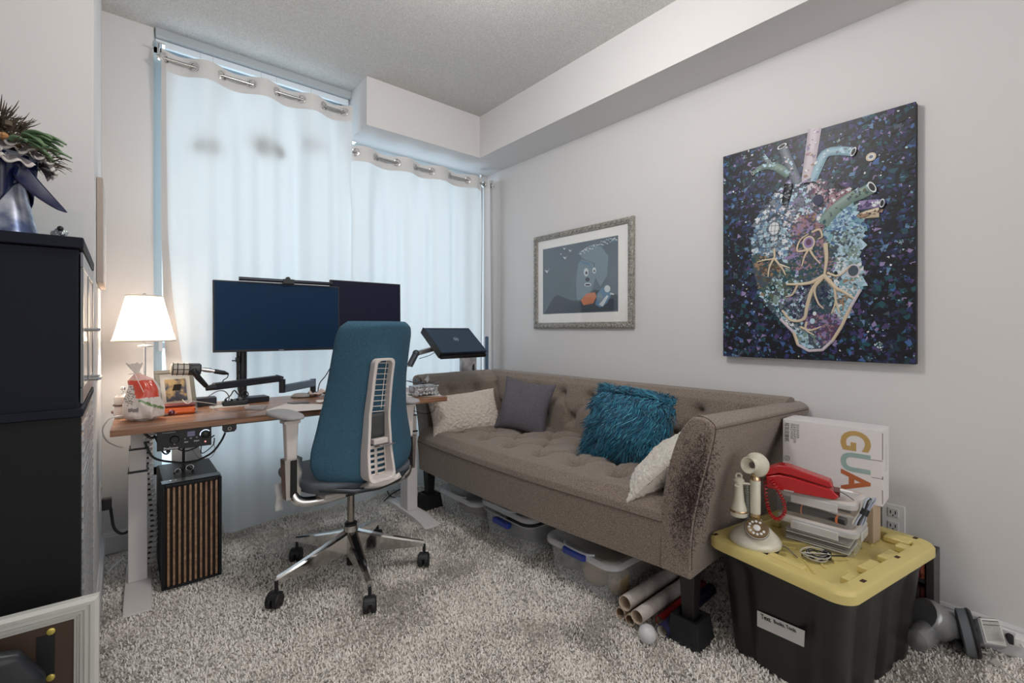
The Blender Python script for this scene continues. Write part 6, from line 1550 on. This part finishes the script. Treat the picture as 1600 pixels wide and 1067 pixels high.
ell(538, 535, 17, 30, 2); ell(597, 522, 14, 22, 2); ell(540, 540, 8, 12, 1); ell(598, 526, 6, 9, 1)
ell(548, 588, 16, 16, 1); ell(550, 625, 26, 14, 2); ell(550, 626, 20, 7, 1)
patch([(540, 690), (600, 680), (615, 710), (590, 760), (520, 775), (500, 740)], 4)
patch([(620, 690), (660, 640), (700, 660), (720, 700), (690, 760), (640, 790), (605, 770)], 3)
ell(692, 655, 22, 26, 2); patch([(690, 700), (700, 710), (660, 785), (630, 770)], 2); ell(640, 720, 22, 34, 5)
patch([(712, 682), (740, 690), (742, 700), (714, 696)], 2)
for x, y, s in ((382, 362, 12), (424, 376, 14), (358, 402, 8), (386, 428, 16), (255, 525, 18)):
    patch([(x, y + s), (x - s, y - s * .4), (x - s * .3, y - s * .2), (x, y)], 2); patch([(x, y + s), (x + s, y - s * .9), (x + s * .3, y), (x, y)], 2)
rnd = random.Random(14)
for i in range(60):
    t = i / 60; x = lerp(495, 765, t); y = lerp(400, 285, t ** .8) + rnd.uniform(-16, 18); s = rnd.uniform(4, 11)
    patch([(x - s, y), (x, y - s * .6), (x + s, y - s * .2), (x + s * .3, y + s * .6)], 4 if i in (6, 9, 13) else (2 if i % 3 else 3))
patch([(500, 450), (560, 470), (575, 500), (560, 485), (505, 468)], 3)
pb_.build('print_sheet', print_mats, fp, smooth=False)
gxx = MB().box((XR - .0165, y0_ + .038, z0_ + .038), (XR - .0150, y1_ - .038, z1_ - .038)).build('glass_pane', M_clear('picture_glass', (1, 1, 1), .006, .015), fp)

# ------------------------------------------------------------------ heart collage canvas
hp = thing('heart_canvas', 'large unframed collage canvas of an anatomical heart on dark shards', 'painting', (0, 0, 0))
cy0, cy1, cz0, cz1 = .358, 1.084, .970, 1.951
XC = XR - .036
MB().box((XC, cy0, cz0), (XR - .004, cy1, cz1)).build('canvas', M('canvas_edge', srgb(26, 26, 34), .7), hp, bevel=.002)
HQ = lambda cx, cy: pw(cx, cy, 2.372, 1100, 140, XC)
pal = {
 'night': srgb(14, 16, 28), 'navy': srgb(28, 36, 72), 'indigo': srgb(46, 46, 96), 'blue': srgb(62, 96, 150), 'steel': srgb(96, 128, 164), 'teal': srgb(28, 74, 84),
 'deepteal': srgb(20, 50, 60), 'violet': srgb(74, 56, 104), 'lilac': srgb(140, 124, 168), 'ice': srgb(176, 204, 220), 'black': srgb(9, 9, 13), 'cyan': srgb(112, 158, 172), 'white': srgb(216, 220, 224),
 'sky': srgb(148, 178, 192), 'sage': srgb(120, 142, 134), 'olive': srgb(84, 92, 74), 'rose': srgb(152, 118, 128), 'plum': srgb(96, 62, 88), 'sand': srgb(204, 188, 164), 'tan': srgb(150, 122, 96), 'grey': srgb(112, 120, 130), 'pinkw': srgb(198, 188, 196), 'slate': srgb(66, 78, 92), 'brown': srgb(82, 62, 52)}
keys = list(pal); hm = [M('collage_' + k, pal[k], .45) for k in keys]; ki = {k: i for i, k in enumerate(keys)}
rnd = random.Random(31)
def chip(b, y, z, s, mi, X, n=None, el=1, rot=None):
    n = n or rnd.choice((3, 3, 4, 4)); a0 = rnd.uniform(0, 2 * PI) if rot is None else rot; k = len(b.v)
    for i in range(n):
        a = a0 + i * 2 * PI / n + (rnd.uniform(-.45, .45) if n < 6 else 0); r = s * (rnd.uniform(.6, 1.2) if n < 6 else 1)
        b.v.append((X, min(cy1 - .001, max(cy0 + .001, y + r * math.cos(a) * el)), min(cz1 - .001, max(cz0 + .001, z + r * math.sin(a)))))
    b.f.append(tuple(range(k, k + n))); b.m.append(mi)
bgw = ['night'] * 8 + ['black'] * 8 + ['navy'] * 6 + ['indigo'] * 3 + ['blue'] * 2 + ['steel'] * 1 + ['teal'] * 3 + ['deepteal'] * 5 + ['violet'] * 2 + ['lilac'] + ['slate']
bgm_ = MB()
bgm_.add([(XC - .0006, cy0, cz0), (XC - .0006, cy1, cz0), (XC - .0006, cy1, cz1), (XC - .0006, cy0, cz1)], [(0, 3, 2, 1)], ki['night'])
for i in range(5200): chip(bgm_, rnd.uniform(cy0, cy1), rnd.uniform(cz0, cz1), rnd.uniform(.006, .017), ki[rnd.choice(bgw)], XC - .0008 - i * 3e-7)
for i in range(260): chip(bgm_, rnd.uniform(cy0, cy1), rnd.uniform(cz0, cz1), rnd.uniform(.002, .006), ki[rnd.choice(['ice', 'cyan', 'steel', 'lilac', 'white'])], XC - .0026)
for cx, cy, r in ((655, 950, .014), (733, 565, .010), (150, 250, .009), (500, 190, .006)):
    p = HQ(cx, cy)
    for k_ in range(18): chip(bgm_, p.y + rnd.gauss(0, r * .5), p.z + rnd.gauss(0, r * .5), r * .3, ki[rnd.choice(['cyan', 'white', 'ice'])], XC - .0027)
bgm_.build('shard_background', hm, hp, smooth=False)
outline = [(262, 400), (225, 440), (200, 480), (180, 555), (180, 640), (200, 730), (232, 800), (285, 850), (335, 900), (350, 945), (390, 968), (440, 965), (478, 930), (510, 880), (545, 805), (582, 740), (586, 670), (577, 600), (597, 520), (590, 470), (560, 440), (520, 380), (470, 345), (430, 330), (385, 355), (335, 330), (290, 360)]
def inside(x, y, P=outline):
    c = False; j = len(P) - 1
    for i in range(len(P)):
        if (P[i][1] > y) != (P[j][1] > y) and x < (P[j][0] - P[i][0]) * (y - P[i][1]) / (P[j][1] - P[i][1]) + P[i][0]: c = not c
        j = i
    return c
NCH = 4200; hb = MB(); XH = XC - .004
W = [HQ(*p) for p in outline]; W2 = [Vector((0, w_.x, w_.y)) for w_ in spline([(w_.y, w_.z, 0) for w_ in W + [W[0]]], 4)][:-1]
ring = [(XH, w_.y, w_.z) for w_ in W2]; back = [(XC - .0005, w_.y, w_.z) for w_ in W2]; n_ = len(ring)
hb.add(ring + back, [tuple(range(n_))] + [(i, (i+1)%n_, n_+(i+1)%n_, n_+i) for i in range(n_)], ki['slate'])
zones = [ # (x, y, radius, palette)
 (245, 540, 75, ['sky', 'ice', 'white', 'steel', 'grey']), (300, 460, 60, ['grey', 'white', 'slate', 'steel', 'pinkw']), (340, 410, 50, ['lilac', 'ice', 'slate', 'grey']), (460, 380, 60, ['plum', 'rose', 'pinkw', 'slate', 'black']),
 (520, 480, 70, ['sky', 'cyan', 'steel', 'ice', 'blue']), (540, 560, 60, ['sky', 'sage', 'ice', 'slate']), (560, 650, 45, ['sky', 'white', 'ice', 'sage']), (380, 520, 55, ['plum', 'rose', 'tan', 'slate', 'lilac']),
 (400, 610, 60, ['lilac', 'olive', 'rose', 'slate', 'teal']), (220, 680, 60, ['tan', 'brown', 'olive', 'teal', 'slate']), (280, 740, 60, ['teal', 'olive', 'ice', 'sage', 'slate']), (340, 800, 60, ['slate', 'lilac', 'grey', 'ice', 'navy']),
 (430, 780, 60, ['slate', 'teal', 'grey', 'navy']), (520, 770, 55, ['cyan', 'ice', 'white', 'sky', 'tan']), (430, 880, 60, ['plum', 'rose', 'lilac', 'slate', 'violet']), (390, 920, 45, ['ice', 'sage', 'cyan', 'slate']), (300, 850, 50, ['ice', 'teal', 'white', 'grey'])]
pts_ = []
for i in range(4200):
    x, y = rnd.uniform(170, 600), rnd.uniform(325, 970)
    if not inside(x, y): continue
    bst = min(zones, key=lambda q: math.hypot(x - q[0], y - q[1]) / q[2] + rnd.uniform(0, .5))
    p = HQ(x, y); chip(hb, p.y, p.z, lerp(.024, .004, (i / NCH) ** .6) * rnd.uniform(.7, 1.2), ki[rnd.choice(bst[3])], XH - .0002 - i * 4e-7)
def htube(pts, ra, rb, mi, flat=.35, n=10, lift=.004, b=None, ends=None):
    P = spline([HQ(*p) for p in pts], 5); P = [Vector((XC - lift, p.y, p.z)) for p in P]; k_ = len(P)
    P = [Vector((p.x, p.y, p.z)) for p in P]; rr = [lerp(ra, rb, i / (k_ - 1)) for i in range(k_)]
    # flattened tube lying on the canvas
    vs = []; bb = MB()
    for i, p in enumerate(P):
        t = (P[min(i+1, k_-1)] - P[max(i-1, 0)]).normalized(); s = Vector((1, 0, 0)).cross(t).normalized()
        for j in range(n):
            a = 2 * PI * j / n; vs.append(p + s * (rr[i] * math.cos(a)) + Vector((-1, 0, 0)) * (rr[i] * flat * math.sin(a)))
    fs = [(i*n+j, i*n+(j+1)%n, (i+1)*n+(j+1)%n, (i+1)*n+j) for i in range(k_-1) for j in range(n)] + [tuple(range(n)), tuple((k_-1)*n+j for j in range(n-1, -1, -1))]
    (b or hb).add(vs, fs, mi); return P
def vessel(pts, ra, rb, main, accents, hole=True, bands=0):
    P = htube(pts, ra, rb, ki[main], .22)
    k_ = len(P)
    for i in range(26):
        q = P[rnd.randrange(k_)]; s = rnd.uniform(.003, .010); chip(hb, q.y + rnd.uniform(-1, 1) * rb * .7, q.z + rnd.uniform(-1, 1) * rb * .5, s, ki[rnd.choice(accents)], XC - .004 - max(ra, rb) * .24 - i * 1e-5)
    if hole:
        q = P[0]; t = (P[1] - P[0]).normalized()
        k0 = len(hb.v); s = Vector((1, 0, 0)).cross(t).normalized(); rr = ra
        for r_, m_, X_ in ((1.08, 'white', 0), (.78, 'black', .0006)):
            k0 = len(hb.v)
            for j in range(16):
                a = 2 * PI * j / 16; w_ = q + s * (rr * r_ * math.cos(a)) + t * (rr * r_ * .45 * math.sin(a)); hb.v.append((XC - .005 - rr * .26 - X_, w_.y, w_.z))
            hb.f.append(tuple(range(k0, k0 + 16))); hb.m.append(ki[m_])
vessel([(182, 312), (215, 290), (260, 285), (320, 315)], .009, .020, 'sage', ['ice', 'grey', 'sky', 'tan'])
vessel([(225, 245), (240, 268), (262, 290)], .006, .010, 'ice', ['sage', 'grey'])
vessel([(292, 212), (320, 280), (348, 350)], .019, .021, 'grey', ['pinkw', 'ice', 'lilac', 'slate'])
vessel([(412, 145), (398, 240), (382, 345)], .026, .022, 'pinkw', ['rose', 'lilac', 'tan', 'white'], hole=False)
vessel([(556, 232), (500, 228), (450, 240), (418, 300), (400, 340)], .017, .020, 'sky', ['ice', 'white', 'steel', 'grey'])
vessel([(625, 363), (585, 385), (545, 400), (480, 450), (440, 500)], .023, .026, 'sage', ['olive', 'ice', 'teal', 'slate'])
vessel([(662, 422), (620, 425), (575, 430)], .016, .018, 'lilac', ['violet', 'indigo', 'white'])
vessel([(650, 455), (610, 462), (580, 470)], .020, .012, 'sand', ['tan', 'brown'], hole=False)
vessel([(548, 372), (500, 395), (462, 450), (430, 520)], .015, .012, 'rose', ['white', 'black', 'plum'], hole=False)
vessel([(318, 350), (310, 390), (300, 430)], .022, .016, 'black', ['grey', 'slate'], hole=False)
ell_p = HQ(620, 250)
for r_, m_ in ((.017, 'sand'), (.011, 'white'), (.007, 'grey')): chip(hb, ell_p.y, ell_p.z, r_, ki[m_], XC - .004 - (.02 - r_) * .05, 14, rot=0)
for cx, cy, r_, m_ in ((390, 568, .030, 'sand'), (390, 568, .023, 'lilac'), (390, 566, .014, 'plum'), (427, 478, .010, 'white'), (412, 830, .009, 'white'), (404, 858, .012, 'ice'), (425, 410, .024, 'navy'), (262, 515, .034, 'grey'), (262, 515, .028, 'white'), (490, 680, .008, 'black'), (555, 672, .028, 'pinkw'), (555, 672, .022, 'slate'), (258, 735, .014, 'black'), (258, 735, .007, 'cyan')):
    p = HQ(cx, cy); chip(hb, p.y, p.z, r_, ki[m_], XH - .003 - .0001 * rnd.random() - (.04 - r_) * .01, 18, el=.8, rot=0)
for i in range(7):   # window-like grid in the pale dome
    for (a, b2_) in (((215 + i * 14, 465), (205 + i * 13, 600)), ((205, 470 + i * 20), (300, 462 + i * 20))): htube([a, b2_], .0006, .0006, ki['slate'], 1, 4, .0085)
coral = [[(452, 570), (456, 630), (448, 690)], [(448, 690), (405, 740), (385, 800), (372, 850), (325, 855), (292, 818)], [(448, 690), (400, 715), (350, 722), (308, 722)], [(350, 722), (330, 760), (305, 768)], [(448, 690), (490, 735), (520, 750), (558, 775)], [(485, 730), (490, 785), (475, 830)], [(490, 785), (505, 830)], [(430, 705), (412, 745), (425, 790), (445, 812)], [(458, 680), (500, 690), (545, 655)],
  [(262, 590), (262, 625), (230, 632), (200, 640)], [(262, 625), (245, 660), (240, 695)], [(262, 625), (290, 660), (305, 688)], [(285, 650), (320, 662)], [(392, 590), (375, 620), (365, 655)], [(392, 590), (410, 620), (432, 645)], [(360, 880), (395, 892), (438, 878)], [(382, 860), (380, 890), (410, 910)], [(402, 530), (430, 520), (440, 545), (425, 555)], [(405, 590), (350, 600), (358, 560), (390, 535)]]
for c_ in coral:
    r_ = .009 if len(c_) and c_[0] in ((452, 570), (448, 690)) else .0052
    htube(c_, r_, r_ * .5, ki['sand'], .7, 8, .008)
for i in range(900):
    pass
edge_pts = outline[7:16]
for a, b2_ in zip(edge_pts, edge_pts[1:]): htube([a, b2_], .006, .006, ki['sand' if rnd.random() < .5 else 'pinkw'], .8, 6, .007)
hb.build('heart_collage', hm, hp, sharp=30)

# ------------------------------------------------------------------ put every origin at its thing's base
bpy.context.view_layer.update()
for o in list(C.objects):
    if o.parent is None and o.type == 'EMPTY' and o.location.length < 1e-6 and o.rotation_euler.to_matrix().is_identity if False else (o.parent is None and o.type == 'EMPTY' and o.matrix_world.translation.length < 1e-6):
        ms = [c for c in o.children_recursive if c.type == 'MESH']
        pts = [c.matrix_world @ Vector(v) for c in ms for v in c.bound_box]
        if not pts: continue
        p = Vector(((min(q.x for q in pts) + max(q.x for q in pts)) / 2, (min(q.y for q in pts) + max(q.y for q in pts)) / 2, min(q.z for q in pts)))
        o.location = p
        for c in o.children: c.location = c.location - p
    elif o.parent is None and o.type == 'MESH' and o.get('label') and o.matrix_world.translation.length < 1e-6:
        xs = [Vector(v) for v in o.bound_box]
        p = Vector(((min(q.x for q in xs) + max(q.x for q in xs)) / 2, (min(q.y for q in xs) + max(q.y for q in xs)) / 2, min(q.z for q in xs)))
        o.data.transform(Matrix.Translation(-p)); o.location = p
